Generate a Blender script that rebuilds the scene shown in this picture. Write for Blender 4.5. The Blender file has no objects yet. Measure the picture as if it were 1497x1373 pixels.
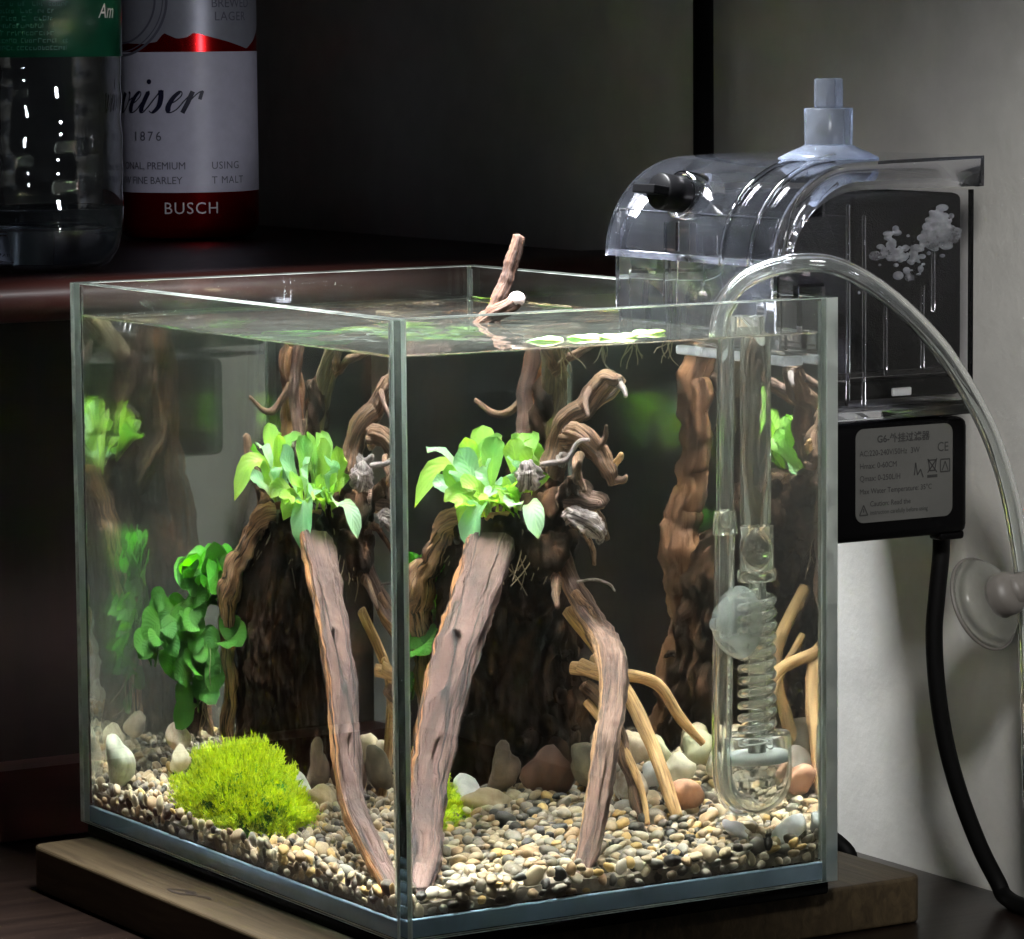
import bpy, bmesh, math, random
import numpy as np
from mathutils import Vector, Matrix, noise

random.seed(7)
sc = bpy.context.scene
COL = sc.collection
V = Vector

# ------------------------------------------------------------------ camera
W, D, H, T = 0.18, 0.2489, 0.2087, 0.005          # tank width (x), depth (y), height, glass
WATER = 0.1955                                     # water level
yaw, pitch, roll = math.radians(58.7074), math.radians(-6.3157), math.radians(-0.4834)
fwd = V((math.cos(pitch)*math.cos(yaw), math.cos(pitch)*math.sin(yaw), math.sin(pitch)))
rt = V((math.sin(yaw), -math.cos(yaw), 0)); up = rt.cross(fwd)
rt, up = rt*math.cos(roll)+up*math.sin(roll), up*math.cos(roll)-rt*math.sin(roll)
cam = bpy.data.cameras.new('camera'); cam_o = bpy.data.objects.new('camera', cam); COL.objects.link(cam_o)
cam.sensor_fit = 'HORIZONTAL'; cam.sensor_width = 36; cam.lens = 5767.73/1497*36
cam.clip_start = 0.01; cam.clip_end = 50
m = Matrix.Identity(4)
for i in range(3):
    m[i][0], m[i][1], m[i][2] = rt[i], up[i], -fwd[i]
m.translation = V((-0.6367, -1.1221, 0.3017))
cam_o.matrix_world = m
sc.camera = cam_o

# ------------------------------------------------------------------ world: a dark room at night
w = bpy.data.worlds.new('World'); sc.world = w; w.use_nodes = True
bg = w.node_tree.nodes['Background']
bg.inputs[0].default_value = (0.75, 0.85, 1.0, 1); bg.inputs[1].default_value = 0.003

# ------------------------------------------------------------------ the lamp over the tank
la = bpy.data.lights.new('tank_lamp_light', 'AREA'); la.shape = 'RECTANGLE'; la.size = 0.15; la.size_y = 0.13
la.energy = 6.6; la.spread = math.radians(77); la.color = (0.96, 0.98, 1.0)
la_o = bpy.data.objects.new('tank_lamp_light', la); COL.objects.link(la_o)
la_o.location = (0.073, 0.105, 0.385)
# added unseen spot whose soft beam brightens the wall beside the tank
rl = bpy.data.lights.new('wall_fill_spot', 'SPOT'); rl.energy = 17.0; rl.color = (1.0, 0.98, 0.95)
rl.spot_size = math.radians(40); rl.spot_blend = 1.0; rl.shadow_soft_size = 0.05
rl_o = bpy.data.objects.new('wall_fill_spot', rl); COL.objects.link(rl_o)
rl_o.location = (-0.05, -0.45, 0.48)
rl_o.rotation_euler = (V((0.279, -0.055, 0.165))-V(rl_o.location)).to_track_quat('-Z', 'Y').to_euler()

# added unseen fill spot, a narrow beam to brighten the bottle and the can
fl_ = bpy.data.lights.new('can_fill_spot', 'SPOT'); fl_.energy = 120.0; fl_.color = (0.90, 0.91, 1.0)
fl_.spot_size = math.radians(6.0); fl_.spot_blend = 1.0; fl_.shadow_soft_size = 0.15
fl_o = bpy.data.objects.new('can_fill_spot', fl_); COL.objects.link(fl_o)
fl_o.location = (0.02, -2.20, 0.46)
fl_o.rotation_euler = (V((0.112, 0.44, 0.248))-V(fl_o.location)).to_track_quat('-Z', 'Y').to_euler()

# ------------------------------------------------------------------ render settings
sc.view_settings.view_transform = 'Standard'; sc.view_settings.look = 'None'
sc.view_settings.exposure = 0; sc.view_settings.gamma = 1; sc.view_settings.use_curve_mapping = False
sc.render.engine = 'CYCLES'
cy = sc.cycles
cy.max_bounces = 28; cy.diffuse_bounces = 4; cy.glossy_bounces = 10; cy.transmission_bounces = 26
cy.transparent_max_bounces = 12; cy.caustics_reflective = True; cy.caustics_refractive = True
cy.blur_glossy = 0.2; cy.sample_clamp_indirect = 40; cy.sample_clamp_direct = 0
cy.use_denoising = True; cy.denoiser = 'OPENIMAGEDENOISE'
cy.denoising_input_passes = 'RGB_ALBEDO_NORMAL'; cy.denoising_prefilter = 'ACCURATE'
cy.use_adaptive_sampling = False

# ================================================================== materials
def new_mat(name):
    mt = bpy.data.materials.new(name); mt.use_nodes = True
    nt = mt.node_tree; nt.nodes.clear()
    out = nt.nodes.new('ShaderNodeOutputMaterial')
    return mt, nt, out
def N(nt, t, **kw):
    n = nt.nodes.new(t)
    for k, v in kw.items():
        if k.startswith('i_'): n.inputs[k[2:].replace('_', ' ')].default_value = v
        else: setattr(n, k, v)
    return n
def rgba(c): return (c[0], c[1], c[2], 1)
def ramp(nt, stops, fac=None, interp='LINEAR'):
    r = nt.nodes.new('ShaderNodeValToRGB'); e = r.color_ramp; e.interpolation = interp
    while len(e.elements) < len(stops): e.elements.new(0.5)
    for el, (p, c) in zip(e.elements, stops): el.position = p; el.color = rgba(c)
    if fac is not None: nt.links.new(fac, r.inputs[0])
    return r
def bump(nt, h, strength, dist=0.001):
    b = N(nt, 'ShaderNodeBump'); b.inputs['Strength'].default_value = strength; b.inputs['Distance'].default_value = dist
    nt.links.new(h, b.inputs['Height']); return b
def coords(nt, kind='Object', scale=(1, 1, 1)):
    tc = N(nt, 'ShaderNodeTexCoord'); mp = N(nt, 'ShaderNodeMapping'); mp.inputs['Scale'].default_value = scale
    nt.links.new(tc.outputs[kind], mp.inputs[0]); return mp.outputs[0]
def tnoise(nt, vec, scale, detail=4, rough=0.55, dist=0.0):
    n = N(nt, 'ShaderNodeTexNoise'); n.inputs['Scale'].default_value = scale; n.inputs['Detail'].default_value = detail
    n.inputs['Roughness'].default_value = rough; n.inputs['Distortion'].default_value = dist
    nt.links.new(vec, n.inputs['Vector']); return n.outputs['Fac']

def plain(name, col, rough=0.5, metal=0.0, var=0.12, scale=60, coat=0, spec=0.5, bstr=0.0):
    mt, nt, out = new_mat(name)
    p = N(nt, 'ShaderNodeBsdfPrincipled')
    v = coords(nt); n = tnoise(nt, v, scale)
    r = ramp(nt, [(0.25, tuple(c*(1-var) for c in col)), (0.75, tuple(min(1, c*(1+var)) for c in col))], n)
    nt.links.new(r.outputs[0], p.inputs['Base Color'])
    p.inputs['Roughness'].default_value = rough; p.inputs['Metallic'].default_value = metal
    p.inputs['Coat Weight'].default_value = coat; p.inputs['Coat Roughness'].default_value = 0.08
    p.inputs['Specular IOR Level'].default_value = spec
    if bstr: nt.links.new(bump(nt, tnoise(nt, v, scale*4), bstr, 0.0005).outputs[0], p.inputs['Normal'])
    nt.links.new(p.outputs[0], out.inputs[0]); return mt

def glass(name, col=(1, 1, 1), ior=1.5, rough=0.0, haze=0.0, hcol=(.7, .75, .8), specks=0.0):
    mt, nt, out = new_mat(name)
    g = N(nt, 'ShaderNodeBsdfGlass'); g.inputs['Color'].default_value = rgba(col)
    g.inputs['IOR'].default_value = ior; g.inputs['Roughness'].default_value = rough
    if haze > 0:
        d = N(nt, 'ShaderNodeBsdfDiffuse'); d.inputs[0].default_value = rgba(hcol)
        t = N(nt, 'ShaderNodeBsdfTranslucent'); t.inputs[0].default_value = rgba(hcol)
        a = N(nt, 'ShaderNodeMixShader'); a.inputs[0].default_value = 0.5
        nt.links.new(d.outputs[0], a.inputs[1]); nt.links.new(t.outputs[0], a.inputs[2])
        mx = N(nt, 'ShaderNodeMixShader')
        n = tnoise(nt, coords(nt), 90, 5)
        mr = N(nt, 'ShaderNodeMapRange'); mr.inputs[1].default_value = 0.3; mr.inputs[2].default_value = 0.75
        mr.inputs[3].default_value = haze*0.4; mr.inputs[4].default_value = haze*1.5
        nt.links.new(n, mr.inputs[0]); fac = mr.outputs[0]
        if specks:
            vo = N(nt, 'ShaderNodeTexVoronoi'); vo.inputs['Scale'].default_value = 260; nt.links.new(coords(nt), vo.inputs['Vector'])
            n2 = tnoise(nt, coords(nt), 38, 3)
            sr = ramp(nt, [(0.0, (1, 1, 1)), (0.09, (1, 1, 1)), (0.14, (0, 0, 0))], vo.outputs['Distance'])
            s2 = ramp(nt, [(0.52, (0, 0, 0)), (0.66, (1, 1, 1))], n2)
            m1 = N(nt, 'ShaderNodeMath', operation='MULTIPLY'); nt.links.new(sr.outputs[0], m1.inputs[0]); nt.links.new(s2.outputs[0], m1.inputs[1])
            m2 = N(nt, 'ShaderNodeMath', operation='MULTIPLY_ADD'); nt.links.new(m1.outputs[0], m2.inputs[0]); m2.inputs[1].default_value = specks; nt.links.new(fac, m2.inputs[2]); fac = m2.outputs[0]
        nt.links.new(fac, mx.inputs[0])
        nt.links.new(g.outputs[0], mx.inputs[1]); nt.links.new(a.outputs[0], mx.inputs[2])
        nt.links.new(mx.outputs[0], out.inputs[0])
    else:
        nt.links.new(g.outputs[0], out.inputs[0])
    return mt

def milky(name, col, trans=0.45, rough=0.25):
    mt, nt, out = new_mat(name)
    p = N(nt, 'ShaderNodeBsdfPrincipled')
    n = tnoise(nt, coords(nt), 200)
    r = ramp(nt, [(0.3, tuple(c*0.93 for c in col)), (0.7, col)], n); nt.links.new(r.outputs[0], p.inputs['Base Color'])
    p.inputs['Roughness'].default_value = rough; p.inputs['Transmission Weight'].default_value = trans; p.inputs['IOR'].default_value = 1.41
    t = N(nt, 'ShaderNodeBsdfTranslucent'); t.inputs[0].default_value = rgba(col)
    mx = N(nt, 'ShaderNodeMixShader'); mx.inputs[0].default_value = 0.35
    nt.links.new(p.outputs[0], mx.inputs[1]); nt.links.new(t.outputs[0], mx.inputs[2])
    nt.links.new(mx.outputs[0], out.inputs[0]); return mt

def wood_uv(name, dark, mid, light, along=1.0, side=None, crack=0.5, bstr=0.6):
    """bark / driftwood along a tube: UV u runs round, v runs along in units of the girth."""
    mt, nt, out = new_mat(name)
    p = N(nt, 'ShaderNodeBsdfPrincipled')
    v1 = coords(nt, 'UV', (9, 1.3*along, 1)); v2 = coords(nt, 'UV', (30, 2.2*along, 1)); vo = coords(nt, 'Object')
    n1 = tnoise(nt, v1, 1.0, 6, 0.6, 0.6); n2 = tnoise(nt, v2, 1.0, 4, 0.6, 0.3); n3 = tnoise(nt, vo, 60, 3)
    base = ramp(nt, [(0.30, dark), (0.48, mid), (0.72, light)], n1)
    col = base.outputs[0]
    if side is not None:
        sep = N(nt, 'ShaderNodeSeparateXYZ'); tc = N(nt, 'ShaderNodeTexCoord'); nt.links.new(tc.outputs['UV'], sep.inputs[0])
        ad = N(nt, 'ShaderNodeMath', operation='MULTIPLY_ADD'); nt.links.new(n3, ad.inputs[0]); ad.inputs[1].default_value = 0.10
        nt.links.new(sep.outputs[0], ad.inputs[2])
        rs = ramp(nt, [(0.0, (0, 0, 0)), (side[0], (0, 0, 0)), (side[0]+0.02, (1, 1, 1)), (side[1], (1, 1, 1)), (side[1]+0.03, (0, 0, 0))], ad.outputs[0])
        mx = N(nt, 'ShaderNodeMix', data_type='RGBA'); nt.links.new(rs.outputs[0], mx.inputs[0])
        r2 = ramp(nt, [(0.3, tuple(c*0.55 for c in side[2])), (0.65, side[2])], n1)
        nt.links.new(col, mx.inputs[6]); nt.links.new(r2.outputs[0], mx.inputs[7]); col = mx.outputs[2]
    fine = N(nt, 'ShaderNodeMix', data_type='RGBA', blend_type='MULTIPLY'); fine.inputs[0].default_value = 0.8
    rf = ramp(nt, [(0.34, (0.28, 0.25, 0.23)), (0.52, (1, 1, 1)), (0.70, (1.18, 1.15, 1.12))], n2)
    nt.links.new(col, fine.inputs[6]); nt.links.new(rf.outputs[0], fine.inputs[7])
    vc = coords(nt, 'UV', (7.0, 0.33*along, 1)); nc = tnoise(nt, vc, 1.0, 4, 0.55, 0.5)
    ck = ramp(nt, [(0.470, (1, 1, 1)), (0.490, (0.05, 0.035, 0.03)), (0.512, (0.05, 0.035, 0.03)), (0.530, (1, 1, 1))], nc)
    cm = N(nt, 'ShaderNodeMix', data_type='RGBA', blend_type='MULTIPLY'); cm.inputs[0].default_value = crack
    nt.links.new(fine.outputs[2], cm.inputs[6]); nt.links.new(ck.outputs[0], cm.inputs[7])
    nt.links.new(cm.outputs[2], p.inputs['Base Color'])
    p.inputs['Roughness'].default_value = 0.75; p.inputs['Specular IOR Level'].default_value = 0.25
    mm = N(nt, 'ShaderNodeMath', operation='ADD'); nt.links.new(n1, mm.inputs[0]); nt.links.new(n2, mm.inputs[1])
    nt.links.new(bump(nt, mm.outputs[0], bstr, 0.0022).outputs[0], p.inputs['Normal'])
    nt.links.new(p.outputs[0], out.inputs[0]); return mt

def wood_obj(name, stops, stretch, rough=0.8, scale=1.0, bstr=0.7, coat=0.0, spec=0.3):
    mt, nt, out = new_mat(name)
    p = N(nt, 'ShaderNodeBsdfPrincipled')
    v = coords(nt, 'Object', stretch); n = tnoise(nt, v, scale, 7, 0.62, 0.8)
    r = ramp(nt, stops, n); nt.links.new(r.outputs[0], p.inputs['Base Color'])
    p.inputs['Roughness'].default_value = rough; p.inputs['Specular IOR Level'].default_value = spec
    p.inputs['Coat Weight'].default_value = coat; p.inputs['Coat Roughness'].default_value = 0.12
    nt.links.new(bump(nt, n, bstr, 0.0015).outputs[0], p.inputs['Normal'])
    nt.links.new(p.outputs[0], out.inputs[0]); return mt

def leafmat(name, c1, c2, trans=0.45, rough=0.35, island=False):
    mt, nt, out = new_mat(name)
    v = coords(nt, 'Object'); n = tnoise(nt, v, 45, 3)
    inf = N(nt, 'ShaderNodeObjectInfo')
    ad = N(nt, 'ShaderNodeMath', operation='MULTIPLY_ADD'); src = inf.outputs['Random']
    if island: src = N(nt, 'ShaderNodeNewGeometry').outputs['Random Per Island']
    nt.links.new(src, ad.inputs[0]); ad.inputs[1].default_value = 0.9 if island else 0.5
    sb = N(nt, 'ShaderNodeMath', operation='SUBTRACT'); nt.links.new(n, sb.inputs[0]); sb.inputs[1].default_value = 0.25
    nt.links.new(sb.outputs[0], ad.inputs[2])
    r = ramp(nt, [(0.1, c1), (0.8, c2)], ad.outputs[0])
    # midrib and veins from the leaf's own UV
    tc = N(nt, 'ShaderNodeTexCoord'); sp = N(nt, 'ShaderNodeSeparateXYZ'); nt.links.new(tc.outputs['UV'], sp.inputs[0])
    rb = ramp(nt, [(0.0, (1, 1, 1)), (0.46, (1, 1, 1)), (0.5, (1.25, 1.25, 1.1)), (0.54, (1, 1, 1))], sp.outputs[0])
    mu = N(nt, 'ShaderNodeMix', data_type='RGBA', blend_type='MULTIPLY'); mu.inputs[0].default_value = 1
    nt.links.new(r.outputs[0], mu.inputs[6]); nt.links.new(rb.outputs[0], mu.inputs[7])
    rv = ramp(nt, [(0.0, (1.25, 1.05, .55)), (0.35, (1.05, 1.0, .85)), (0.75, (.92, 1.0, 1.1)), (0.96, (.8, .85, .8)), (1.0, (.75, .6, .35))], sp.outputs[1])
    mv = N(nt, 'ShaderNodeMix', data_type='RGBA', blend_type='MULTIPLY'); mv.inputs[0].default_value = 0.85
    nt.links.new(mu.outputs[2], mv.inputs[6]); nt.links.new(rv.outputs[0], mv.inputs[7]); mu = mv
    p = N(nt, 'ShaderNodeBsdfPrincipled'); nt.links.new(mu.outputs[2], p.inputs['Base Color'])
    p.inputs['Roughness'].default_value = rough; p.inputs['Specular IOR Level'].default_value = 0.35 if rough < .5 else 0.12
    t = N(nt, 'ShaderNodeBsdfTranslucent')
    hs = N(nt, 'ShaderNodeHueSaturation'); hs.inputs['Saturation'].default_value = 1.15; hs.inputs['Value'].default_value = 1.5
    nt.links.new(mu.outputs[2], hs.inputs['Color']); nt.links.new(hs.outputs[0], t.inputs[0])
    # lateral veins: bands slanting out from the midrib
    ab = N(nt, 'ShaderNodeMath', operation='ABSOLUTE'); su = N(nt, 'ShaderNodeMath', operation='SUBTRACT'); nt.links.new(sp.outputs[0], su.inputs[0]); su.inputs[1].default_value = 0.5; nt.links.new(su.outputs[0], ab.inputs[0])
    ma = N(nt, 'ShaderNodeMath', operation='MULTIPLY_ADD'); nt.links.new(ab.outputs[0], ma.inputs[0]); ma.inputs[1].default_value = -0.55; nt.links.new(sp.outputs[1], ma.inputs[2])
    mf = N(nt, 'ShaderNodeMath', operation='MULTIPLY'); nt.links.new(ma.outputs[0], mf.inputs[0]); mf.inputs[1].default_value = 58.0
    sn = N(nt, 'ShaderNodeMath', operation='SINE'); nt.links.new(mf.outputs[0], sn.inputs[0])
    hh = N(nt, 'ShaderNodeMath', operation='MULTIPLY_ADD'); nt.links.new(sn.outputs[0], hh.inputs[0]); hh.inputs[1].default_value = 0.18; nt.links.new(tnoise(nt, v, 260, 3), hh.inputs[2])
    nt.links.new(bump(nt, hh.outputs[0], 0.55, 0.0007).outputs[0], p.inputs['Normal'])
    mx = N(nt, 'ShaderNodeMixShader'); mx.inputs[0].default_value = trans
    nt.links.new(p.outputs[0], mx.inputs[1]); nt.links.new(t.outputs[0], mx.inputs[2])
    nt.links.new(mx.outputs[0], out.inputs[0]); return mt

PEB = [(0.0, (.040, .037, .034)), (0.10, (.10, .088, .072)), (0.19, (.20, .17, .135)), (0.29, (.33, .26, .17)), (0.40, (.43, .34, .22)),
       (0.51, (.52, .43, .30)), (0.60, (.34, .23, .13)), (0.68, (.26, .24, .205)), (0.77, (.60, .53, .41)), (0.86, (.40, .355, .29)), (0.94, (.46, .31, .12))]
def pebblemat(name, source):
    mt, nt, out = new_mat(name)
    if source == 'island':
        g = N(nt, 'ShaderNodeNewGeometry'); f = g.outputs['Random Per Island']
    else:
        o = N(nt, 'ShaderNodeObjectInfo'); f = o.outputs['Random']
    r = ramp(nt, PEB, f, 'CONSTANT')
    v = coords(nt, 'Object', (1, 1, 1.6)); n = tnoise(nt, v, 420 if source == 'island' else 420, 4)
    r2 = ramp(nt, [(0.3, (.72, .70, .68)), (0.7, (1.12, 1.1, 1.05))], n)
    mx = N(nt, 'ShaderNodeMix', data_type='RGBA', blend_type='MULTIPLY'); mx.inputs[0].default_value = 1
    nt.links.new(r.outputs[0], mx.inputs[6]); nt.links.new(r2.outputs[0], mx.inputs[7])
    p = N(nt, 'ShaderNodeBsdfPrincipled'); nt.links.new(mx.outputs[2], p.inputs['Base Color'])
    p.inputs['Roughness'].default_value = 0.55; p.inputs['Specular IOR Level'].default_value = 0.25
    nt.links.new(p.outputs[0], out.inputs[0]); return mt

def stonemat(name, c, c2, scale=140):
    mt, nt, out = new_mat(name)
    v = coords(nt, 'Object'); n = tnoise(nt, v, scale, 6, 0.6, 0.5)
    r = ramp(nt, [(0.3, c), (0.62, c2)], n)
    p = N(nt, 'ShaderNodeBsdfPrincipled'); nt.links.new(r.outputs[0], p.inputs['Base Color'])
    p.inputs['Roughness'].default_value = 0.7; p.inputs['Specular IOR Level'].default_value = 0.25
    nt.links.new(bump(nt, tnoise(nt, v, scale*3, 4), 0.4, 0.0006).outputs[0], p.inputs['Normal'])
    nt.links.new(p.outputs[0], out.inputs[0]); return mt

M = {}
M['pane'] = glass('tank_glass', (0.975, 0.99, 0.98), 1.5, haze=0.010, hcol=(.6, .66, .6), specks=0.10)
M['ground'] = glass('ground_glass_edge', (0.80, 0.86, 0.82), 1.5, 0.3, haze=0.6, hcol=(.70, .75, .70))
M['rim'] = glass('polished_rim', (0.80, 0.86, 0.82), 1.5, 0.15, haze=0.20, hcol=(.30, .33, .30))
M['water'] = glass('water', (0.975, 0.985, 0.965), 1.333)
M['film'] = glass('water_surface_film', (0.985, 0.99, 0.975), 1.333, haze=0.014, hcol=(.60, .64, .56))
M['base'] = plain('blue_base', (.30, .42, .54), 0.35, var=0.25, scale=40)
M['silicone'] = glass('silicone', (0.80, 0.84, 0.82), 1.43, 0.25, haze=0.10, hcol=(.5, .52, .5))
M['mat'] = plain('black_foam', (.006, .006, .006), 0.9, bstr=0.3, scale=300, spec=0.1)
M['bamboo'] = wood_obj('board_wood', [(0.25, (.042, .029, .016)), (0.5, (.072, .051, .027)), (0.75, (.115, .084, .044))], (260, 14, 160), 0.55, 1.0, 0.25)
M['burn'] = plain('burnt_mark', (.03, .018, .010), 0.8)
M['mahogany'] = wood_obj('mahogany', [(0.25, (.015, .004, .003)), (0.55, (.034, .009, .007)), (0.8, (.060, .018, .013))], (5, 60, 60), 0.42, 1.0, 0.15, coat=0.15, spec=0.3)
M['darkwood'] = wood_obj('dark_panel', [(0.3, (.006, .003, .003)), (0.7, (.014, .007, .006))], (30, 30, 5), 0.5, 1.0, 0.1)
M['table'] = wood_obj('table_wood', [(0.3, (.006, .0035, .0028)), (0.7, (.015, .009, .0065))], (8, 90, 90), 0.30, 1.0, 0.1, coat=0.15)
M['wall'] = plain('wall_paint', (.47, .465, .44), 0.85, var=0.08, scale=60, bstr=0.45)
M['black'] = plain('black_plastic', (.0018, .0018, .002), 0.35, spec=0.04)
M['cable'] = plain('black_rubber', (.0015, .0015, .0015), 0.6, spec=0.15)
M['clear'] = glass('clear_plastic', (0.985, 0.985, 0.995), 1.24, haze=0.0015, hcol=(.62, .66, .75))
M['lidclear'] = glass('lid_plastic', (0.985, 0.985, 0.998), 1.47, haze=0.010, hcol=(.60, .66, .80))
M['tube'] = glass('clear_hose', (0.93, 0.945, 0.94), 1.43, 0.03, haze=0.06, hcol=(.6, .6, .58))
M['uwglass'] = glass('glass_under_water', (0.97, 0.98, 0.975), 1.22, haze=0.09, hcol=(.7, .72, .68))
M['uwclear'] = glass('plastic_under_water', (0.96, 0.965, 0.95), 1.20, haze=0.06, hcol=(.62, .62, .55))
M['lip_streak'] = glass('painted_streak_haze', (.95, .96, .97), 1.2, 0.2, haze=0.5, hcol=(.75, .77, .80))  # pale haze paints in light reflected at the spout bottom
M['pipe'] = glass('thin_pipe', (.97, .975, .96), 1.10, haze=0.03, hcol=(.62, .62, .55))
M['petwater'] = glass('bottle_rest', (.90, .94, .98), 1.25, haze=0.05, hcol=(.35, .42, .6))
M['coil'] = glass('wound_glass', (.98, .985, .975), 1.28, haze=0.07, hcol=(.72, .72, .66))
M['frit'] = plain('ceramic_disc', (.72, .74, .72), 0.8)
M['milky'] = glass('silicone_cup', (.86, .90, .98), 1.22, 0.18, haze=0.18, hcol=(.58, .64, .76))
M['milky2'] = glass('old_silicone_cup', (.86, .86, .83), 1.25, 0.12, haze=0.22, hcol=(.45, .45, .42))
M['milkyhub'] = plain('old_silicone_hub', (.11, .10, .09), 0.5)
M['milky3'] = glass('wet_silicone_cup', (.90, .93, .91), 1.06, 0.2, haze=0.30, hcol=(.62, .66, .64))
M['sponge'] = plain('black_sponge', (.004, .004, .0045), 0.9, bstr=0.8, scale=400, spec=0.1)
M['froth'] = glass('froth', (.9, .92, .95), 1.25, 0.03, haze=0.45, hcol=(.80, .82, .86))
M['sticker'] = plain('grey_sticker', (.060, .060, .056), 0.5)
M['print'] = plain('black_print', (.012, .012, .012), 0.6)
M['red'] = plain('red_metal', (.60, .008, .010), 0.20, metal=0.9, var=0.05)
M['paper'] = plain('white_label', (.62, .61, .72), 0.42, var=0.06, scale=200)
M['silver'] = plain('silver_label', (.34, .35, .40), 0.40, var=0.12, scale=90, metal=0.3)
M['ink'] = plain('navy_ink', (.010, .010, .035), 0.5)
M['inkgrey'] = plain('grey_ink', (.13, .13, .17), 0.5)
M['white'] = plain('white_ink', (.75, .70, .70), 0.4)
M['pet'] = glass('bottle_plastic', (0.97, 0.98, 0.98), 1.5, haze=0.02, hcol=(.5, .55, .6))
M['green'] = plain('green_label', (.004, .060, .030), 0.35, var=0.3, scale=90, coat=0.3)
M['greentext'] = plain('green_label_print', (.020, .11, .075), 0.5)
M['blueref'] = plain('blue_band', (.02, .06, .16), 0.4)
M['bark'] = wood_obj('dark_bark', [(0.28, (.004, .002, .001)), (0.46, (.012, .006, .003)), (0.60, (.034, .016, .008)), (0.80, (.12, .058, .028))], (150, 150, 60), 0.9, 1.0, 0.9, spec=0.05)
M['plank'] = wood_uv('plank_wood', (.030, .016, .012), (.085, .048, .039), (.165, .105, .090), 1.0, side=(0.40, 0.66, (.40, .18, .065)), crack=1.0, bstr=1.0)
M['leg'] = wood_uv('leg_wood', (.060, .034, .025), (.145, .086, .064), (.24, .155, .120), 1.0, side=(0.42, 0.60, (.52, .30, .15)), crack=0.6)
M['root'] = wood_uv('root_wood', (.24, .13, .05), (.52, .32, .14), (.68, .46, .23), 0.6, crack=0.2, bstr=0.3)
M['branch'] = wood_uv('branch_wood', (.055, .030, .017), (.135, .075, .042), (.27, .165, .10), 1.0, crack=0.6)
M['branch_olive'] = wood_uv('algae_wood', (.05, .042, .020), (.12, .090, .042), (.19, .15, .085), 1.0, crack=0.4)
M['twig'] = wood_uv('twig_wood', (.016, .006, .003), (.034, .013, .006), (.066, .028, .012), 1.0, crack=0.5)
M['edge_wood'] = wood_uv('bark_edge', (.10, .05, .03), (.30, .155, .08), (.50, .32, .20), 1.6, crack=1.0)
M['greynub'] = wood_uv('grey_nub', (.16, .13, .12), (.36, .30, .29), (.55, .49, .47), 1.0, crack=0.7)
M['leaf1'] = leafmat('bright_leaf', (.075, .215, .038), (.33, .49, .085), 0.42)
M['leaf1p'] = leafmat('pale_leaf', (.15, .34, .15), (.40, .56, .34), 0.30, 0.22)
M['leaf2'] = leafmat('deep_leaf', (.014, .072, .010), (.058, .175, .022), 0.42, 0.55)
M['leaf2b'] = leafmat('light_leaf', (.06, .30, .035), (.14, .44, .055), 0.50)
M['moss'] = leafmat('moss', (.105, .185, .010), (.43, .52, .045), 0.40, 0.7, island=True)
M['float'] = leafmat('floating_leaf', (.15, .24, .10), (.32, .42, .22), 0.35)
M['stem'] = plain('reddish_stem', (.30, .11, .055), 0.6)
M['thread'] = plain('root_thread', (.22, .17, .10), 0.7)
M['gravel'] = pebblemat('gravel_stones', 'island')
M['pebble'] = pebblemat('gravel_pebble', 'object')
M['bed'] = plain('gravel_bed_fill', (.24, .20, .15), 0.9, var=0.5, scale=300)

# ================================================================== helpers
def link(o, parent=None):
    COL.objects.link(o)
    if parent is not None: o.parent = parent
    return o
def tag(o, label=None, cat=None, group=None, kind=None):
    if label: o['label'] = label
    if cat: o['category'] = cat
    if group: o['group'] = group
    if kind: o['kind'] = kind
    return o
def empty(name, loc=(0, 0, 0)):
    o = bpy.data.objects.new(name, None); o.location = loc; o.empty_display_size = 0.01; COL.objects.link(o); return o
class MB:
    """collects shapes of ONE object"""
    def __init__(s): s.v = []; s.f = []; s.uv = []
    def add(s, v, f, uv=None):
        b = len(s.v); s.v += [tuple(q) for q in v]; s.f += [tuple(i+b for i in q) for q in f]
        s.uv += list(uv) if uv is not None else [(0.5, 0.5)]*len(v)
        return s
    def obj(s, name, mat, parent=None, smooth=True, origin=None, bevel=0, solid=0, sub=0):
        off = V(origin) if origin is not None else V((0, 0, 0))
        if parent is not None: off = off if origin is not None else V((0, 0, 0))
        me = bpy.data.meshes.new(name)
        me.from_pydata([tuple(V(q)-off) for q in s.v], [], s.f)
        uvl = me.uv_layers.new(name='UVMap')
        li = np.empty(len(me.loops), dtype=np.int32); me.loops.foreach_get('vertex_index', li)
        uva = np.array(s.uv, dtype=np.float32)[li]; uvl.data.foreach_set('uv', uva.ravel())
        if mat is not None: me.materials.append(M[mat] if isinstance(mat, str) else mat)
        if smooth: me.polygons.foreach_set('use_smooth', [True]*len(me.polygons))
        me.update()
        o = bpy.data.objects.new(name, me); COL.objects.link(o)
        if parent is not None:
            o.parent = parent; o.location = off - parent_world(parent)
        else: o.location = off
        if solid:
            md = o.modifiers.new('thickness', 'SOLIDIFY'); md.thickness = solid; md.offset = -1
        if bevel:
            md = o.modifiers.new('bevel', 'BEVEL'); md.width = bevel; md.segments = 3; md.limit_method = 'ANGLE'; md.angle_limit = math.radians(40)
        if sub:
            md = o.modifiers.new('sub', 'SUBSURF'); md.levels = sub; md.render_levels = sub
        return o
def parent_world(p):
    l = V(p.location)
    while p.parent is not None:
        p = p.parent; l = l + V(p.location)
    return l
def box(lo, hi):
    x0, y0, z0 = lo; x1, y1, z1 = hi
    v = [(x0, y0, z0), (x1, y0, z0), (x1, y1, z0), (x0, y1, z0), (x0, y0, z1), (x1, y0, z1), (x1, y1, z1), (x0, y1, z1)]
    f = [(0, 3, 2, 1), (4, 5, 6, 7), (0, 1, 5, 4), (1, 2, 6, 5), (2, 3, 7, 6), (3, 0, 4, 7)]
    return v, f
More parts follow.
